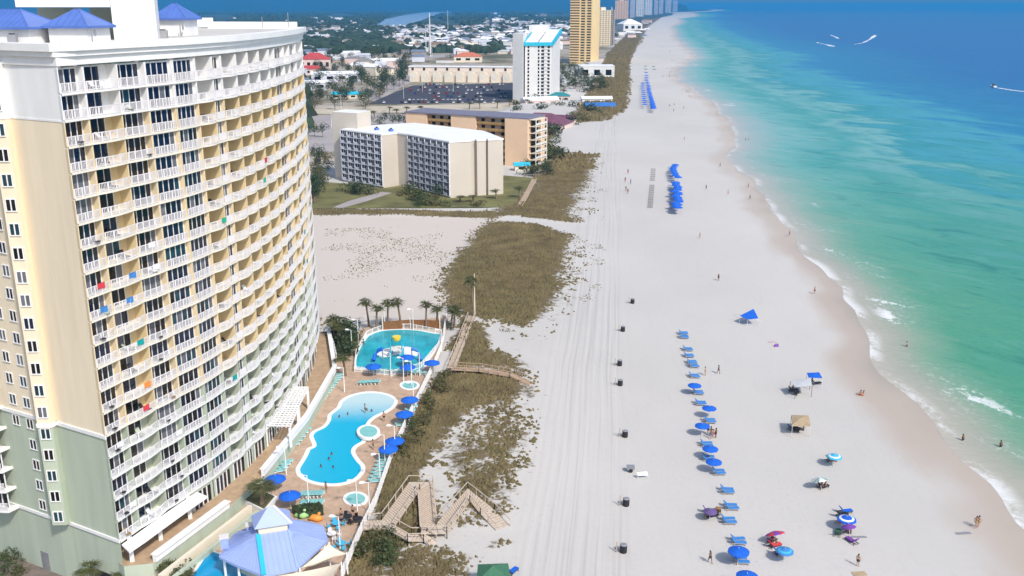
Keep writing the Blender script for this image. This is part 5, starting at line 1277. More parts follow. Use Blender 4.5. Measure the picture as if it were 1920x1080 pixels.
for px, py, lab, sk, sh in ((1575,976,'seated person at the left of the crowded camp',SKIN,RED),(1590,990,'seated person in the middle of the crowded camp',SKIN,LTBLUE),(1594,996,'seated person at the front of the crowded camp',SKIN2,BLACK),(1449,1010,'seated person left of the red panelled umbrella',SKIN,RED),(1455,1018,'seated person below the red panelled umbrella',SKIN,MAROON),(1466,1036,'seated person under the light blue ringed umbrella',SKIN,DKBLUE),(1562,859,'left seated person under the pale blue ringed umbrella',SKIN,BROWN),(1567,861,'right seated person under the pale blue ringed umbrella',SKIN2,RED),(1540,908,'left seated person under the green and white umbrella',SKIN2,BLACK),(1547,910,'right seated person under the green and white umbrella',SKIN,BLACK),(1327,964,'person sitting under the small purple canopy',SKIN,BLACK),(1337,964,'second person sitting under the small purple canopy',SKIN2,PURP)):
    person('sit', ground(px, py, .4), random.uniform(-2, -1), lab, sk, sh)
U7 = umbrella('beach_umbrella', mat('dull violet canvas', (.12,.08,.22), .7, .1, 3), .95, 1.8, 'dull violet umbrella over the group left of two lounger pairs'); camp(1332, 953, U7, None)
def tent(name, pxs, hs, m, label, cat, leg=LGREY, z=2.2, inset=0.):
    q = [ground(x, y, h) for (x, y), h in zip(pxs, hs)]; c = sum(q, PV((0,0,0)))/len(q); o = thing(name, c, label, cat)
    P = [PV((p.x, p.y, h)) for p, h in zip(q, hs)]; b = MB(); ap = PV((c.x, c.y, sum(hs)/len(hs)+inset)); n = len(P)
    for i in range(n):
        j = (i+1) % n; b.add([P[i], P[j], ap], [(0,1,2)], m); b.add([P[i]-PV((0,0,.02)), P[j]-PV((0,0,.02)), ap-PV((0,0,.02))], [(2,1,0)], m)
        if inset > .2: b.add([P[i], P[j], P[j]-PV((0,0,.3)), P[i]-PV((0,0,.3))], [(3,2,1,0)], m)
    b.build('canopy', o)
    for p in P: b = MB(); b.tube([PV((p.x,p.y,0)), p], .04, leg, 6); b.build('leg', o)
    return o
t_ = tent('beach_canopy', [(1387,592),(1413,579),(1422,597),(1402,599)], [1.7,2.4,1.6,1.5], DKBLUE, 'blue stretched kite shaped canopy alone on the upper beach', 'canopy')
for px, py in ((1386,603),(1428,604),(1376,590)):
    b = MB(); p = ground(px, py, 0); b.bar(p+PV((0,0,.05)), t_.location+PV((0,0,1.8)), .04, .04, WCAN); b.build('guy_rope', t_)
tent('beach_canopy', [(1482,715),(1492,726),(1523,723),(1520,709)], [2.2,2.2,2.2,2.2], mat('grey mesh canopy', (.50,.52,.54), .8, .1, 2), 'pale grey flat canopy on a dark frame beside the small blue tent', 'canopy', BLACK, inset=.15)
tent('beach_canopy', [(1513,699),(1516,708),(1542,709),(1536,698)], [2.2,2.1,2.1,2.2], DKBLUE, 'small royal blue square canopy behind the grey one', 'canopy', inset=.2)
tent('beach_canopy', [(1484,778),(1486,796),(1520,796),(1516,779)], [2.3,2.2,2.2,2.3], KHAKI, 'khaki square canopy alone on the middle of the beach', 'canopy', inset=.35)
tent('beach_canopy', [(896,1058),(893,1092),(958,1090),(953,1056)], [2.6,2.6,2.6,2.6], DGRN, 'dark green pyramid canopy cut by the bottom edge beside the dunes', 'canopy', inset=1.0)
for px, py, lab, rz in ((1487,731,'dark seated chair at the left corner under the grey canopy',.3),(1493,737,'black folding chair in front of the grey canopy',1.),(1530,718,'dark folding chair below the small blue canopy',.2),(1486,803,'dark folding chair at the left under the khaki canopy',.3),(1495,806,'black folding chair in front of the khaki canopy',1.1)):
    place(CH, ground(px, py, .3), rz, lab, swap={DGRN: BLACK})
for px, py, lab, sh in ((1486,728,'person seated at the left under the grey canopy',BLACK),(1490,801,'person seated at the left under the khaki canopy',BROWN),(1506,803,'person seated in the middle under the khaki canopy',BLACK),(1522,714,'person seated between the grey and the blue canopy',BLACK)):
    person('sit', ground(px, py, .4), random.uniform(-2, -1), lab, SKIN2, sh)
place(CH, ground(961,1070,.4), 1., 'blue folding chair right beside the dark green canopy', swap={DGRN: DKBLUE})
# towels, bags and wrack
def towel(px, py, m, lab, rz=.2, size=(1.7,.9)):
    p = ground(px, py, 0); o = thing('beach_towel', p, lab, 'towel', rz=rz); b = MB(); N = 6
    vs = [(size[0]*(i/N-.5), size[1]*(j/N-.5), .05+.02*math.sin(i*2.+j)) for i in range(N+1) for j in range(N+1)]
    b.add(vs, [(i*(N+1)+j, (i+1)*(N+1)+j, (i+1)*(N+1)+j+1, i*(N+1)+j+1) for i in range(N) for j in range(N)], m); b.build('cloth').parent = o
    b = MB(); b.bar((-size[0]/2,-size[1]/2,.07), (size[0]/2,-size[1]/2,.07), .05, .04, m); b.build('hem').parent = o
towel(1611, 1076, KHAKI, 'tan towel spread on the sand at the bottom right', .1); towel(1448, 641, mat('faded pink towel', (.55,.42,.42), .9, .1, 3), 'faded pink towel below the kite canopy'); towel(1610, 1007, METAL, 'thin grey towel right of the crowded camp', 0, (2,.4)); towel(1806, 1000, METAL, 'long grey towel near the wet sand at lower right', .1, (2,.5))
t_ = thing('beach_bag', ground(1456, 648, .2), 'dark violet beach bag beside the faded pink towel', 'bag'); b = MB(); b.hexa([(-.45,-.3,0),(.45,-.3,0),(.45,.3,0),(-.45,.3,0)], [(-.35,-.12,.5),(.35,-.12,.5),(.35,.12,.5),(-.35,.12,.5)], PURP); b.build('sack').parent = t_; b = MB(); b.tube([(-.25,0,.48),(-.2,0,.72),(.2,0,.72),(.25,0,.48)], .03, BLACK, 6); b.build('strap').parent = t_
for px, py, m, lab in ((1182,884,METAL,'small grey cart beside a white windbreak on the tyre tracks'),):
    p = ground(px, py, 0); o = thing('beach_cart', p, lab, 'cart'); b = MB(); b.hexa([p+PV((-.5,-.35,.35)),p+PV((.5,-.35,.35)),p+PV((.5,.35,.35)),p+PV((-.5,.35,.35))], [p+PV((-.6,-.45,.9)),p+PV((.6,-.45,.9)),p+PV((.6,.45,.9)),p+PV((-.6,.45,.9))], m); b.build('tub', o)
    for s in (-1, 1): b = MB(); b.tube([p+PV((0,s*.4-.06,.3)), p+PV((0,s*.4+.06,.3))], .3, BLACK, 10); b.build('wheel', o)
t_ = tent('windbreak', [(1194,886),(1196,892),(1215,891),(1213,884)], [.9,.5,.5,.9], WCAN, 'white low windbreak cloth right of the grey beach cart', 'windbreak')
# litter barrels with posts
BAR = thing('litter_barrel', (0,0,0), '', 'barrel')
b = MB(); b.tube([(0,0,0),(0,0,.1),(0,0,.85),(0,0,.95)], [.36,.40,.40,.38], BLACK, 12); b.build('drum').parent = BAR
b = MB(); b.tube([(0,0,.955),(0,0,1.03)], [.43,.30], METAL, 12); b.build('lid').parent = BAR
b = MB(); b.box((-.75,0,0), (.1,.1,1.3), WOOD); b.build('post').parent = BAR
for (px, py), lab in zip(((1186,565),(1168,617),(1162,681),(1163,718),(1172,814),(1174,942),(1169,1029)), ('farthest up the beach','second from the far end','upper of the two close together','lower of the two close together','third from the bottom, alone','second from the bottom','nearest the bottom edge')):
    place(BAR, ground(px, py, .5), 0, 'dark litter barrel beside the tyre tracks, '+lab, 'litter barrels along the tyre tracks', scale=1.15)
# boats and their wakes
FOAMM = mat('white wake foam', (.78,.81,.84), .7, .1, .2)
for k, (pts, lab) in enumerate((([(1532,80),(1547,83),(1563,87)],'small boat at the left end of the lower left wake'),([(1558,66),(1566,69),(1572,72)],'small boat ahead of the short wake in the middle'),([(1602,83),(1618,80),(1632,73),(1641,66)],'small boat curving ahead of the hooked wake'),([(1862,163),(1885,167),(1915,171),(1940,172)],'speedboat pulling the long wake at the right edge'))):
    P = [S(*p, .05) for p in pts]; o = thing('motor_boat', P[0], lab, 'boat'); d = (P[0]-P[1]).normalized(); rz = math.atan2(d.y, d.x); o.rotation_euler.z = rz
    L_ = 9; b = MB(); hull = [(L_*.55,0,1.3),(L_*.25,1.5,1.2),(-L_*.45,1.5,1.1),(-L_*.45,-1.5,1.1),(L_*.25,-1.5,1.2)]; keel = [(L_*.4,0,-.1),(L_*.2,.7,-.1),(-L_*.42,.9,-.1),(-L_*.42,-.9,-.1),(L_*.2,-.7,-.1)]
    b.add(hull+keel, [(0,1,2,3,4),(9,8,7,6,5)]+[(i,5+i,5+(i+1)%5,(i+1)%5) for i in range(5)], WHITE); b.build('hull').parent = o
    b = MB(); b.hexa([(-2,-1,1.2),(1.2,-1,1.2),(1.2,1,1.2),(-2,1,1.2)], [(-1.8,-.8,2.6),(.5,-.8,2.6),(.5,.8,2.6),(-1.8,.8,2.6)], GL[0]); b.build('cabin').parent = o
    pl = smooth_poly([tuple(p) for p in P], 8, False); b = MB(); n = len(pl); vs = []
    for i, (x, y) in enumerate(pl):
        a_ = pl[min(i+1,n-1)]; c_ = pl[max(i-1,0)]; t = PV((a_[0]-c_[0], a_[1]-c_[1])).normalized(); w = (.5+1.9*i/n)*random.uniform(.35,1.5)*(1+P[0].y/2600)
        vs += [(x-t.y*w, y+t.x*w, .06), (x+t.y*w, y-t.x*w, .06)]
    b.add(vs, [(2*i,2*i+1,2*i+3,2*i+2) for i in range(n-1)], FOAMM); tag(b.build('boat_wake'), kind='stuff')
# ------------------------------------------------------------------ pool side
PU = umbrella('pool_umbrella', DKBLUE, 1.5, 2.5, '', drop=.55); PLG = lounger('pool_lounger', AQUA, WHITE, '', tilt=.35)
for px, py, lab in ((768,747,'blue pool umbrella beside the fence, farthest of the two upper ones'),(758,774,'blue pool umbrella beside the fence, nearer of the two upper ones'),(740,824,'blue pool umbrella rightmost of the touching pair by the hot tub'),(728,839,'blue pool umbrella leftmost of the touching pair by the hot tub'),(516,895,'blue pool umbrella beside the planter palm'),(543,926,'blue pool umbrella between planter palm and clipped hedge'),(700,685,'blue umbrella at the left corner of the splash pool'),(763,668,'blue umbrella standing over the splash pool island'),(764,686,'blue umbrella at the near edge of the splash pool'),(810,678,'blue umbrella at the right corner of the splash pool')):
    p = S(px, py, 2.2+DZ); place(PU, (p.x, p.y, DZ), random.random(), lab, 'pool umbrellas')
def lrow(a, b_, n, rz, where, grp):
    for k in range(n):
        t = (k+.5)/n; p = S(a[0]+(b_[0]-a[0])*t, a[1]+(b_[1]-a[1])*t, DZ+.3); place(PLG, (p.x, p.y, DZ), rz+random.uniform(-.1,.1), 'aqua pool lounger '+where, grp)
lrow((638,700),(588,762),13,.3,'in the long line under the parapet wall','loungers under the parapet')
lrow((575,800),(548,836),5,.3,'in the short line left of the pool narrows','loungers left of the pool')
lrow((540,862),(520,886),4,.5,'beside the umbrella at the planter','loungers by the planter')
lrow((563,928),(605,926),6,1.5,'in the upper line below the large pool','loungers in the upper line')
lrow((563,944),(605,943),5,1.5,'in the lower line above the hedge','loungers in the lower line')
lrow((672,718),(712,716),6,1.4,'between the splash pool and the large pool','loungers between the pools')
lrow((690,694),(800,700),12,1.5,'along the near edge of the splash pool','loungers along the splash pool')
lrow((775,758),(748,800),6,.2,'along the fence by the upper umbrellas','loungers along the upper fence')
lrow((724,850),(700,905),8,.2,'along the fence by the lower umbrellas','loungers along the lower fence')
for k, (px, py, z) in enumerate(((622,853,.45),(602,876,.45),(625,878,.45),(617,862,.4),(636,783,.4),(652,778,.4),(688,770,.5),(697,772,.5))):
    p = S(px, py, DZ); person('stand', (p.x, p.y, DZ-1.3), k, 'bather in the large pool, %s' % ('lower left of the pool end','leftmost in the deep end','rightmost in the deep end','uppermost in the deep end','left of two at the bend','right of two at the bend','left of two in the pale shallows','right of two in the pale shallows')[k], SKIN2, BLACK)
for px, py, lab, sh in ((665,775,'person in dark clothes by the upper deck umbrellas',BLACK),(700,843,'person in dark clothes right of the hot tub umbrellas',BLACK),(612,924,'person sitting near the lower line of loungers',BROWN),(640,975,'person standing by the bar tables',BLACK),(662,968,'person at the dark gate tables',BLACK),(720,790,'person near the fence above the hot tub',BLACK)):
    p = S(px+20 if px == 665 else px, py, DZ); person('stand', (p.x, p.y, DZ), random.random()*6, lab, SKIN, sh)
for k, (px, py, m, lab) in enumerate(((630,980,SKYB,'blue patio table set nearest the pavilion hedge'),(640,1018,SKYB,'blue patio table set beside the shade sail'),(652,968,BLACK,'dark patio table set beside the gate'),(672,972,BLACK,'dark patio table set touching the fence gate'),(622,1000,WCAN,'white patio table at the pavilion corner'))):
    p = S(px, py, DZ+.7); p = PV((p.x,p.y,DZ)); o = thing('patio_table', p, lab, 'table'); b = MB(); b.tube([p+PV((0,0,.7)), p+PV((0,0,.75))], .6, m, 12); b.build('table_top', o); b = MB(); b.tube([p, p+PV((0,0,.7))], .06, METAL, 6); b.build('pedestal', o)
    for q in range(4):
        c = p+PV((math.cos(q*1.57+.4)*.95, math.sin(q*1.57+.4)*.95, 0)); h = thing('patio_chair', c, 'chair drawn up to the %s' % lab.split(' set')[0].replace(' at the pavilion corner',''), 'chair', 'chairs round the patio tables', q*1.57+.4)
        b = MB(); b.box((0,0,.40), (.46,.46,.06), m); b.build('seat').parent = h; b = MB(); b.box((.23,0,.46), (.05,.46,.45), m); b.build('backrest').parent = h
        for x in (-.19,.19):
            for y in (-.19,.19): b = MB(); b.box((x,y,0), (.04,.04,.4), m); b.build('leg').parent = h
LAMP = thing('pool_lamp', (0,0,0), '', 'lamp post'); b = MB(); b.tube([(0,0,0),(0,0,4.6)], [.09,.06], WHITE, 8); b.build('pole').parent = LAMP
b = MB(); b.bar((0,0,4.55), (-.7,0,4.65), .07, .07, WHITE); b.build('arm').parent = LAMP; b = MB(); b.hexa([(-1.2,-.2,4.55),(-.5,-.2,4.55),(-.5,.2,4.55),(-1.2,.2,4.55)], [(-1.1,-.1,4.75),(-.6,-.1,4.75),(-.6,.1,4.75),(-1.1,.1,4.75)], WHITE); b.build('lamp_head').parent = LAMP
for (px, py), lab in zip(((733,706),(646,735),(660,660),(672,640),(776,765),(741,850),(722,868),(713,905),(693,962),(579,948),(537,890),(670,958),(757,716),(772,722),(787,705),(828,660),(638,1030),(722,618),(775,618)),
    ('at the near edge of the splash pool','below the terrace corner left of the splash pool','left of the splash pool','at the far left of the splash pool','beside the upper deck umbrellas','beside the touching umbrellas','just left of the fence at the touching umbrellas','beside the lower fence loungers','at the gate by the lower hot tub','in the lower lounger lines','left of the deep pool end','in front of the lower hot tub','left of the oval hot tub','right of the oval hot tub','at the right near corner of the splash pool','on the right side of the splash pool','beside the shade sail','behind the splash pool at left','behind the splash pool at right')):
    p = S(px, py, DZ); place(LAMP, (p.x, p.y, DZ), random.uniform(-.4,.4), 'white pool lamp post '+lab, 'white pool lamp posts')
mast(890, 590, 9.5, .18, 'pale wooden utility pole standing alone on the dune', 'utility_pole', 'pole', z=.3, m=CREAM)
for dx, m, lab in ((565,mat('lime plastic', (.35,.62,.25), .5, .1, 1),'lime green inflatable toys by the clipped hedge'),(592,mat('orange plastic', (.75,.30,.06), .5, .1, 1),'orange inflatable toys by the clipped hedge')):
    p = S(dx, 966 if dx == 565 else 972, DZ+.4); p = PV((p.x,p.y,DZ)); o = thing('pool_toy', p, lab, 'toy'); 
    b = MB()
    for q in range(1): b.tube([p+PV((-.9,0,.3)), p+PV((-.4,.2,.45)), p+PV((.4,-.1,.45)), p+PV((.9,.1,.3))], [.2,.45,.5,.2], m, 10)
    b.build('float', o, True); b = MB(); b.tube([p+PV((.3,0,.7)), p+PV((.5,0,1.2)), p+PV((.6,0,1.3))], [.2,.22,.1], m, 8); b.build('neck', o, True)
# balcony furniture, towels
BCH = lounger('balcony_chair', BLACK, METAL, '', 'chair', tilt=.6)
cols_ = {'red': RED, 'orange': ORANGE, 'teal': mat('teal cloth', (.0,.32,.32), .8, .1, 3), 'blue': LTBLUE, 'green': mat('green cloth', (.02,.40,.22), .8, .1, 3), 'white': WCAN, 'brown': BROWN}
ords = ['top','second','third','fourth','fifth','sixth','seventh','eighth','ninth','tenth','eleventh','twelfth','thirteenth','fourteenth','fifteenth','sixteenth','seventeenth','eighteenth','nineteenth','lowest']
for k, i, cn in ((9,1,'blue'),(10,1,'blue'),(12,1,'teal'),(14,1,'orange'),(15,1,'red'),(16,0,'white'),(8,2,'white'),(9,2,'white'),(17,2,'white'),(16,5,'teal'),(6,9,'red'),(7,9,'green'),(8,5,'green'),(14,14,'teal'),(12,14,'teal'),(11,15,'green'),(18,8,'white'),(19,0,'white'),(9,0,'red'),(10,0,'blue')):
    s0, s1, d, n_, bw = B[i]; s = s0+(s1-s0)*random.uniform(.35,.65); zz = ZF-FH*k; p = fpt(s, .07+bw*.9); q = fpt(s+1.1, .07+bw*.9)
    o = thing('balcony_towel', (p[0], p[1], zz), '%s towel hung on a balcony railing of the %s floor, bay %s from the corner' % (cn, ords[k-1], ('one','two','three','four','five','six','seven','eight','nine','ten','eleven','twelve','thirteen','fourteen','fifteen','sixteen')[i]), 'towel')
    nn = fnor(s); P = []
    for j in range(7):
        f = j/6; c = p+(q-p)*f+nn*(.05+.02*math.sin(j*1.7)); P += [(*c, zz+1.08), (*c, zz+.45+.05*math.sin(j))]
    b = MB(); b.add(P, [(2*j, 2*j+1, 2*j+3, 2*j+2) for j in range(6)], cols_[cn]); b.add([(x-nn[0]*.03, y-nn[1]*.03, z) for x, y, z in P], [(2*j+2, 2*j+3, 2*j+1, 2*j) for j in range(6)], cols_[cn]); b.build('cloth', o)
    b = MB(); b.bar((*(p+nn*.02),zz+1.08), (*(q+nn*.02),zz+1.08), .1, .04, cols_[cn]); b.build('fold', o)
for k in range(1, 21):
    for i in (0,1,2,5,7,8,9,10):
        if random.random() < .45: continue
        s0, s1, d, n_, bw = B[i]; s = s0+(s1-s0)*random.uniform(.25,.75); p = fpt(s, -min(.55, d*.45)); nn = fnor(s)
        place(BCH, (p[0], p[1], ZF-FH*k+.02), math.atan2(nn[1], nn[0])+random.uniform(-.5,.5), 'dark chair on a %s floor balcony of the tower, bay %s from the corner' % (ords[k-1], ('one','two','three','','','six','','eight','nine','ten','eleven')[i]), 'chairs on the tower balconies', {BLACK: random.choice([BLACK, BROWN, GREEN, WCAN])} if random.random() < .6 else None, scale=.85)
clear_unused([U, LG, GRYL, UG, CH, BAR, PU, PLG, LAMP, BCH]+list(FIG.values()))
# ------------------------------------------------------------------ vegetation
def vnoise(X, Y, s, seed):
    r = np.random.default_rng(seed); G_ = r.random((256, 256)); x = X/s; y = Y/s
    xi = np.floor(x).astype(int); yi = np.floor(y).astype(int); fx = x-xi; fy = y-yi; fx = fx*fx*(3-2*fx); fy = fy*fy*(3-2*fy)
    g_ = lambda a, b: G_[a % 256, b % 256]
    return (g_(xi,yi)*(1-fx)+g_(xi+1,yi)*fx)*(1-fy)+(g_(xi,yi+1)*(1-fx)+g_(xi+1,yi+1)*fx)*fy
def tufts(name, n, ymin, ymax, size, m, dens, zf=0.):
    xs, ys = [], []; got = 0
    while got < n:
        k = 60000; Y = ymin+(ymax-ymin)*rng.random(k)**1.4; X = shore_x(Y)-rng.uniform(25, 190, k)
        p = dens(X, Y); q = rng.random(k) < p; xs.append(X[q]); ys.append(Y[q]); got += q.sum()
    X = np.concatenate(xs)[:n]; Y = np.concatenate(ys)[:n]; n = len(X); C = cover(X, Y)
    z0 = np.where(Y < 330, C*.6*(np.sin(X/7.+1)+np.sin(Y/9.3)+1.6)*.35, 0.)
    r = size*rng.uniform(.5, 1.3, n); h = r*rng.uniform(.5, 1.1, n); V = np.zeros((n, 7, 3)); a0 = rng.random(n)*6.28
    for k in range(6):
        rr = r*rng.uniform(.55, 1.25, n); a = a0+k*math.pi/3
        V[:,k,0] = X+rr*np.cos(a); V[:,k,1] = Y+rr*np.sin(a)*1.1; V[:,k,2] = z0-.06
    V[:,6,0] = X+r*rng.uniform(-.4,.4,n); V[:,6,1] = Y+r*rng.uniform(-.4,.4,n); V[:,6,2] = z0+h
    f = [(7*i+k, 7*i+(k+1) % 6, 7*i+6) for i in range(n) for k in range(6)]
    me = bpy.data.meshes.new(name); me.from_pydata(V.reshape(-1,3).tolist(), [], f); me.materials.append(m)
    o = bpy.data.objects.new(name, me); col.objects.link(o); return tag(o, kind='stuff')
den = lambda X, Y: np.clip((cover(X, Y)-.28)*1.3, 0, 1)*np.clip((vnoise(X, Y, 2.2, 1)*.6+vnoise(X, Y, 9, 2)*.5+cover(X, Y)*.45-.62)*4, 0, 1)*np.clip(1.2-Y/900, .25, 1)
tufts('dune_grass', 26000, 85, 420, .38, SCRUBM, den)
tufts('dune_grass', 4500, 85, 330, .50, mat('brown green dune grass', (.12,.10,.045), .9, .35, .4), lambda X, Y: den(X, Y)*np.clip((vnoise(X, Y, 14, 5)-.55)*5, 0, 1))
tufts('dune_grass', 9000, 400, 2200, 1.3, SCRUBM, lambda X, Y: np.clip(cover(X, Y)-.3, 0, 1))
lotd = lambda X, Y: (np.abs(cover(X, Y)-.25) < .05)*np.clip((vnoise(X, Y, 8, 9)-.45)*3, 0, 1)
tufts('dune_grass', 2000, 190, 420, .22, SCRUBM, lotd)
# leafy crowns -------------------------------------------------------
def crown_faces(b, c, rx, rz, n, s, m, seed):
    r = np.random.default_rng(seed); lob = [(r.normal(size=3)*.42, r.uniform(.42,.68)) for _ in range(9)]
    for _ in range(n):
        ctr, rr = lob[r.integers(9)]; d = r.normal(size=3); d /= np.linalg.norm(d); p = ctr+d*rr*r.uniform(.75,1.08)
        p = np.array(c)+p*np.array([rx,rx,rz]); u = r.normal(size=3); u /= np.linalg.norm(u); w = np.cross(u, d); w /= (np.linalg.norm(w)+1e-6)
        u = np.cross(w, d)*.5+u*.5; k = s*r.uniform(.6,1.4)
        b.add([p-u*k-w*k*.7, p+u*k-w*k*.5, p+u*k*.8+w*k*.7, p-u*k*.7+w*k*.6], [(0,1,2,3)], m)
def tree_proto(name, h, rx, rz, m, n, s, seed, cat='tree'):
    o = thing(name, (0,0,0), '', cat)
    b = MB(); b.tube([(0,0,-.3),(.05,0,h*.3),(.1,.05,h*.62)], [.22*h/8,.16*h/8,.08*h/8], TRUNK, 7)
    for a_ in (0, 2.1, 4.2): b.tube([(.05,0,h*.35),(math.cos(a_)*rx*.5,math.sin(a_)*rx*.5,h*.66)], [.11*h/8,.04], TRUNK, 5)
    b.build('trunk').parent = o
    b = MB(); crown_faces(b, (0,0,h-rz*.85), rx, rz, n, s, m, seed); b.build('crown').parent = o
    return o
T1 = tree_proto('broadleaf_tree', 8, 3.6, 3.0, LEAF, 520, .42, 1); T2 = tree_proto('broadleaf_tree', 9, 3.2, 3.8, LEAFD, 520, .42, 2); T3 = tree_proto('broadleaf_tree', 6, 3.4, 2.4, LEAFO, 420, .42, 3)
def shrub_proto(name, rx, rz, m, n, s, seed):
    o = thing(name, (0,0,0), '', 'shrub'); b = MB()
    for a_ in (0, 1.6, 3.1, 4.7): b.tube([(0,0,-.1),(math.cos(a_)*rx*.5,math.sin(a_)*rx*.5,rz*1.0)], [.06,.02], TRUNK, 5)
    b.build('stem').parent = o
    b = MB(); crown_faces(b, (0,0,rz*.75), rx, rz, n, s, m, seed); b.build('foliage').parent = o; return o
S1 = shrub_proto('shrub', 1.5, 1.2, LEAF, 380, .2, 4); S2 = shrub_proto('shrub', 1.4, .9, LEAFO, 340, .2, 5); S3 = shrub_proto('shrub', 1.6, 1.4, LEAFD, 380, .22, 6)
def palm_proto(h, seed, lean=.4, nf=26, fl=1.7):
    r = random.Random(seed); o = thing('palm_tree', (0,0,0), '', 'palm')
    b = MB(); b.tube([(0,0,-.4),(lean*.2,0,h*.35),(lean*.6,.05,h*.7),(lean,.1,h)], [.22,.17,.15,.17], TRUNK, 8); b.build('trunk').parent = o
    b = MB()
    for k in range(nf):
        a = k*2.4+r.uniform(-.2,.2); el = R(r.uniform(-50,70)); L = fl*r.uniform(.8,1.1); c = Vector((lean,.1,h+.05)); d = Vector((math.cos(a)*math.cos(el), math.sin(a)*math.cos(el), math.sin(el)))
        sd = d.cross(Vector((0,0,1))).normalized(); pts = []
        for j in range(4):
            f = j/3; pts.append(c+d*L*f+Vector((0,0,-.75*f*f*L*.55)))
        for q in range(7):             # leaflets of the fan
            f = (q-3)/3; t0 = pts[1]; t1 = pts[3]+sd*f*L*.52+Vector((0,0,-abs(f)*L*.22))-d*abs(f)*L*.28; w = sd*.07+Vector((0,0,.02))
            b.add([t0-w, t0+w, t1+w*.25, t1-w*.25], [(0,1,2,3)], FROND)
        b.bar(pts[0], pts[1], .05, .04, FROND)
    b.build('fronds').parent = o
    b = MB()                           # skirt of dead leaves
    for k in range(9):
        a = k*.7; c = Vector((lean,.1,h-.1)); t1 = c+Vector((math.cos(a)*.55, math.sin(a)*.55, -.9)); w = Vector((-math.sin(a), math.cos(a), 0))*.16
        b.add([c-w, c+w, t1+w*1.3, t1-w*1.3], [(0,1,2,3)], TRUNK)
    b.build('dead_fronds').parent = o
    return o
P1, P2 = palm_proto(7, 1, .5), palm_proto(7, 2, -.3)
def palm(px, py, ty, lab, proto=None, z=.3, group=None, grow=1.):
    c = S(px, py, z); h = max(2.0, AT(px, ty, c.y).z-z); k = h/7
    place(proto or random.choice([P1, P2]), c, random.random()*6, lab, group, scale=(grow, grow, k))
for px, py, ty, lab in ((692,613,563,'leaning palm, leftmost of the row behind the splash pool'),(706,622,577,'shorter palm, second from left behind the splash pool'),(727,613,566,'straight palm, third from left behind the splash pool'),(751,609,564,'straight palm in the middle behind the splash pool'),(799,618,570,'palm right of the middle gap behind the splash pool'),(820,614,575,'slimmer palm at the right behind the splash pool'),(846,613,577,'palm just outside the splash pool fence at right'),(852,612,582,'second palm outside the splash pool fence at right'),
    (626,648,594,'tall palm standing among shrubs beside the tower terrace'),(641,652,608,'bushy palm among shrubs beside the tower terrace'),(648,706,668,'short palm below the shrubs left of the splash pool'),(888,592,522,'dark tall palm beside the wooden utility pole on the dune')):
    palm(px, py, ty, lab, z=.5, grow=1.3)
palm(491, 945, 905, 'palm growing in the white diamond shaped planter', z=1.4, grow=1.6)
for px, py, ty, lab in ((181,1110,1062,'small palm in front of the garage at the bottom left'),(262,1100,1062,'left palm of the clump at the bottom edge below the arcade'),(288,1096,1050,'tallest palm of the clump at the bottom edge below the arcade'),(312,1104,1064,'middle palm of the clump at the bottom edge below the arcade'),(338,1108,1074,'right palm of the clump at the bottom edge below the arcade'),(240,1110,1078,'low palm at the left of the bottom edge clump')):
    palm(px, py, ty, lab, z=-1.5, grow=1.25)
for px, py, ty, lab in ((931,373,357,'palm in front of the right end of the cream block'),(975,371,352,'palm on the lawn right of the cream block'),(888,378,367,'low palm at the foot of the cream block'),(862,378,371,'lowest palm at the foot of the cream block corner'),(1003,330,312,'palm at the foot of the peach block')):
    palm(px, py, ty, lab, z=.3, grow=1.6)
for k in range(26):
    px, py = random.uniform(1050,1132), random.uniform(146,184)
    palm(px, py, py-random.uniform(10,18), 'palm in the grove between the grey tower and the dunes', z=LOW, group='palm grove by the grey tower', grow=2.2)
for k, (px, py) in enumerate(((745,218),(762,214),(790,213),(703,222),(730,214),(880,205),(900,204),(955,200),(932,203),(1003,196),(985,200))):
    palm(px, py, py-13, 'small palm along the road between the condominiums and the car park', z=LOW, group='palms along the inland road', grow=2.)
for k in range(17):                    # shrubs between the dune and the pool fence
    t = k/16; px = 828-85*t+random.uniform(-2,22); py = 705+150*t+random.uniform(-6,6)
    c = S(px, py, .3); place(random.choice([S1,S2,S2]), c, random.random()*6, 'green shrub in the dense strip outside the pool fence', 'shrubs outside the pool fence', scale=random.uniform(.7,1.2))
for k in range(16):
    c = S(random.uniform(628,668), random.uniform(622,672), .5); place(random.choice([S1,S3]), c, random.random()*6, 'dark shrub in the bed between terrace and splash pool', 'shrubs between terrace and splash pool', scale=random.uniform(1.,1.7))
for k in range(7):
    c = S(720+20*k, 615+random.uniform(-2,2), .4); place(random.choice([S2,S3]), c, random.random()*6, 'low shrub at the rust brown fence', 'shrubs at the brown fence', scale=.7)
for k in range(12):
    c = S(random.uniform(665,740), random.uniform(1005,1070), .3); place(random.choice([S1,S2]), c, random.random()*6, 'olive shrub at the bottom dune below the zigzag ramp', 'shrubs below the zigzag ramp', scale=random.uniform(.7,1.2))
for k in range(8):
    c = S(random.uniform(225,350), random.uniform(1078,1100), -1.4); place(random.choice([S1,S3]), c, random.random()*6, 'green shrub in the bed at the bottom edge below the arcade', 'shrubs at the bottom edge', scale=random.uniform(.9,1.4))
q = [S(548,962,DZ), S(600,956,DZ), S(607,966,DZ), S(560,974,DZ)]; c = sum(q, Vector())/4; t_ = thing('clipped_hedge', c, 'dark clipped hedge behind the pavilion roof beside the inflatable toys', 'hedge')
b = MB(); b.prism([tuple(p)[:2] for p in q], DZ, DZ+1.0, LEAFD); b.build('hedge_core', t_); b = MB(); r_ = np.random.default_rng(3)
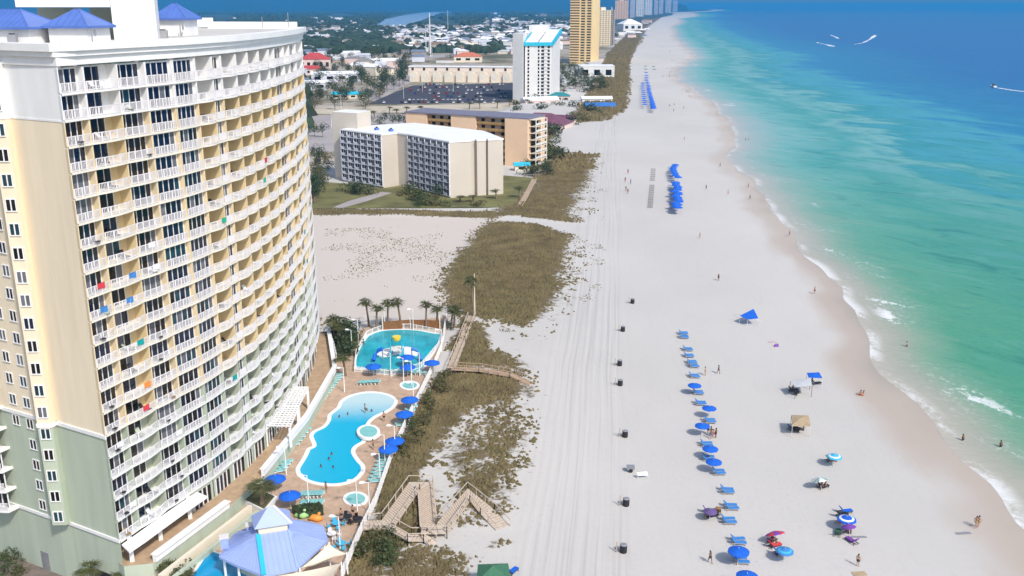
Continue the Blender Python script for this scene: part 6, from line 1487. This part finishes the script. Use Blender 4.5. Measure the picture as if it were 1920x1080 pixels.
for _ in range(900):
    u, v = r_.random(2); p = (q[0]*(1-u)+q[1]*u)*(1-v)+(q[3]*(1-u)+q[2]*u)*v; z = DZ+(1.08 if r_.random() < .6 else r_.uniform(.1,1)); w = r_.normal(size=3)*.14; w2 = r_.normal(size=3)*.14; p = np.array([p.x,p.y,z]); b.add([p-w, p+w2, p+w, p-w2], [(0,1,2,3)], LEAF if r_.random() < .4 else LEAFD)
b.build('leaves', t_)
for k in range(24):                    # beside the cream condominium
    px, py = random.choice([(random.uniform(580,632), random.uniform(296,350)), (random.uniform(578,600), random.uniform(345,385))])
    if px < 588: px += 8
    c = S(px, py, 0); place(random.choice([T1,T2,T3]), c, random.random()*6, 'tree in the dark clump left of the cream block', 'trees left of the cream block', scale=random.uniform(.6,.95))
for k in range(22):
    c = S(random.uniform(640,850), 0, 0) if False else S(*random.choice([(random.uniform(645,700), random.uniform(356,366)), (random.uniform(735,845), random.uniform(362,380)), (random.uniform(780,900), random.uniform(384,392))]), 0)
    place(random.choice([S1,S2,S3]), c, random.random()*6, 'shrub at the foot of the cream block', 'shrubs round the cream block', scale=random.uniform(1.2,2.2))
for k in range(9):
    c = S(random.uniform(985,1040), random.uniform(312,328), 0); place(random.choice([S1,S3]), c, random.random()*6, 'shrub in the garden below the peach block', 'shrubs below the peach block', scale=random.uniform(1.2,2.2))
for px, py in ((578,262),(590,256),(605,258),(690,232),(712,240),(722,234),(737,236),(748,238),(760,240)):
    place(random.choice([T1,T2]), S(px, py, LOW), random.random()*6, 'round street tree beside the pale concrete lot behind the cream block', 'street trees by the concrete lot', scale=.8)
for k in range(34):
    px, py = random.uniform(1040,1135), random.uniform(132,182); c = S(px, py, LOW)
    place(random.choice([T1,T2,T3]), c, random.random()*6, 'green tree in the thicket between the grey tower and the dunes', 'thicket by the grey tower', scale=random.uniform(.8,1.4))
for k in range(34):
    px, py = random.choice([(random.uniform(965,1060), random.uniform(185,215)), (random.uniform(1060,1130), random.uniform(205,235)), (random.uniform(1010,1060), random.uniform(248,300))]); c = S(px, py, LOW if py < 225 else 0)
    place(random.choice([S1,S2,S3]), c, random.random()*6, 'bushy shrub around the maroon roofed restaurant', 'shrubs round the restaurant', scale=random.uniform(1.6,3.4))
def free(c, d): return all((q-c).length > d for q in occupied)
for i in range(400):
    px, py = random.uniform(575,770), random.uniform(104,206)
    if px > 690 and py > 155 and px > 690+(196-py)*2: continue
    c = S(px, py, LOW)
    if not free(c, 13) or (560 < px < 660 and 112 < py < 170 and random.random() < .7): continue
    occupied.append(c)
    place(random.choice([T1,T2,T2,T3]), c, random.random()*6, 'leafy tree along the streets left of the big car park', 'trees left of the big car park', scale=random.uniform(.9,1.6))
k = 0
for i in range(3000):
    px, py = (random.uniform(572,1060), random.triangular(30,200,62))
    if 555 < px < 668 and 100 < py < 186: 
        if random.random() < .6: continue
    if 680 < px < 965 and 112 < py < 214: continue
    if px > 940 and py > 76: continue
    if 700 < px < 860 and 16 < py < 50: continue
    c = S(px, py, LOW)
    if not free(c, 11): continue
    place(random.choice([T1,T2,T2,T3]), c, random.random()*6, 'broad leafy tree among the roofs of the far town' if py < 90 else 'broad leafy tree in the nearer streets of the town', 'trees of the far town' if py < 90 else 'trees of the nearer town', scale=random.uniform(1.0,1.7)*(1 if py > 60 else 1.5))
    k += 1
    if k >= 112: break
# far woods: one mass nobody could count
pts = []
r_ = np.random.default_rng(21)
while len(pts) < 9300:
    px, py = r_.uniform(150,1150), 14.2+95*r_.random()**1.7
    if px < 560: py = 14.2+230*r_.random()**1.8
    if (py > 38 and r_.random() < (.30 if px < 740 else .72)) or (py > 76 and (px > 940 or (680 < px < 965 and py > 100))): continue
    lag = [(695,52),(722,34),(760,26),(790,22),(830,17),(880,14.5),(985,13),(930,17.5),(880,21),(830,25.5),(802,36),(778,48),(745,56)]
    if inside(lag, np.array([px]), np.array([py]))[0]: continue
    if vnoise(np.array([px*1.]), np.array([py*4.]), 30, 8)[0] < .36: continue
    c = S(px, py, LOW)
    if py > 30 and not free(c, 14): continue
    pts.append(c)
vs, fs = [], []
for i, c in enumerate(pts):
    r = r_.uniform(7,13)*(1+c.y/9000); h = r_.uniform(7,13)*(1+c.y/16000); o = len(vs)
    for k in range(6): a = k*1.047+r_.random(); vs.append((c.x+r*math.cos(a)*r_.uniform(.7,1.2), c.y+r*math.sin(a), LOW)); 
    for k in range(6): a = k*1.047+r_.random()*.5; vs.append((c.x+r*.8*math.cos(a)*r_.uniform(.6,1.2), c.y+r*.8*math.sin(a), LOW+h*r_.uniform(.5,.85)))
    vs.append((c.x, c.y, LOW+h)); fs += [(o+k, o+(k+1)%6, o+6+(k+1)%6, o+6+k) for k in range(6)]+[(o+6+k, o+6+(k+1)%6, o+12) for k in range(6)]
me = bpy.data.meshes.new('far_wood'); me.from_pydata(vs, [], fs); me.materials.append(mat('far wood foliage', (.028,.05,.028), .95, .5, .02)); o = bpy.data.objects.new('far_wood', me); col.objects.link(o); tag(o, kind='stuff')
for k in range(5):
    c = S(random.uniform(2,40), random.uniform(1040,1090), LOW); place(random.choice([S1,S2]), c, random.random()*6, 'brown green shrub at the street corner at the bottom left', 'shrubs at the bottom left street', scale=random.uniform(.6,.9))
clear_unused([T1,T2,T3,S1,S2,S3,P1,P2])
HAZE = 8e-5
# ------------------------------------------------------------------ haze
b = MB(); hm = bpy.data.materials.new('sea air'); hm.use_nodes = True; nt = hm.node_tree
nt.nodes.remove(nt.nodes['Principled BSDF'])
pv = nt.nodes.new('ShaderNodeVolumePrincipled'); pv.inputs['Color'].default_value = (.06,.42,.90,1)
pv.inputs['Density'].default_value = HAZE; pv.inputs['Anisotropy'].default_value = .0
nt.links.new(pv.outputs[0], nt.nodes['Material Output'].inputs['Volume'])
b.box((0, 18000, -4), (100000, 50000, 180), hm)
tag(b.build('haze'), kind='stuff')
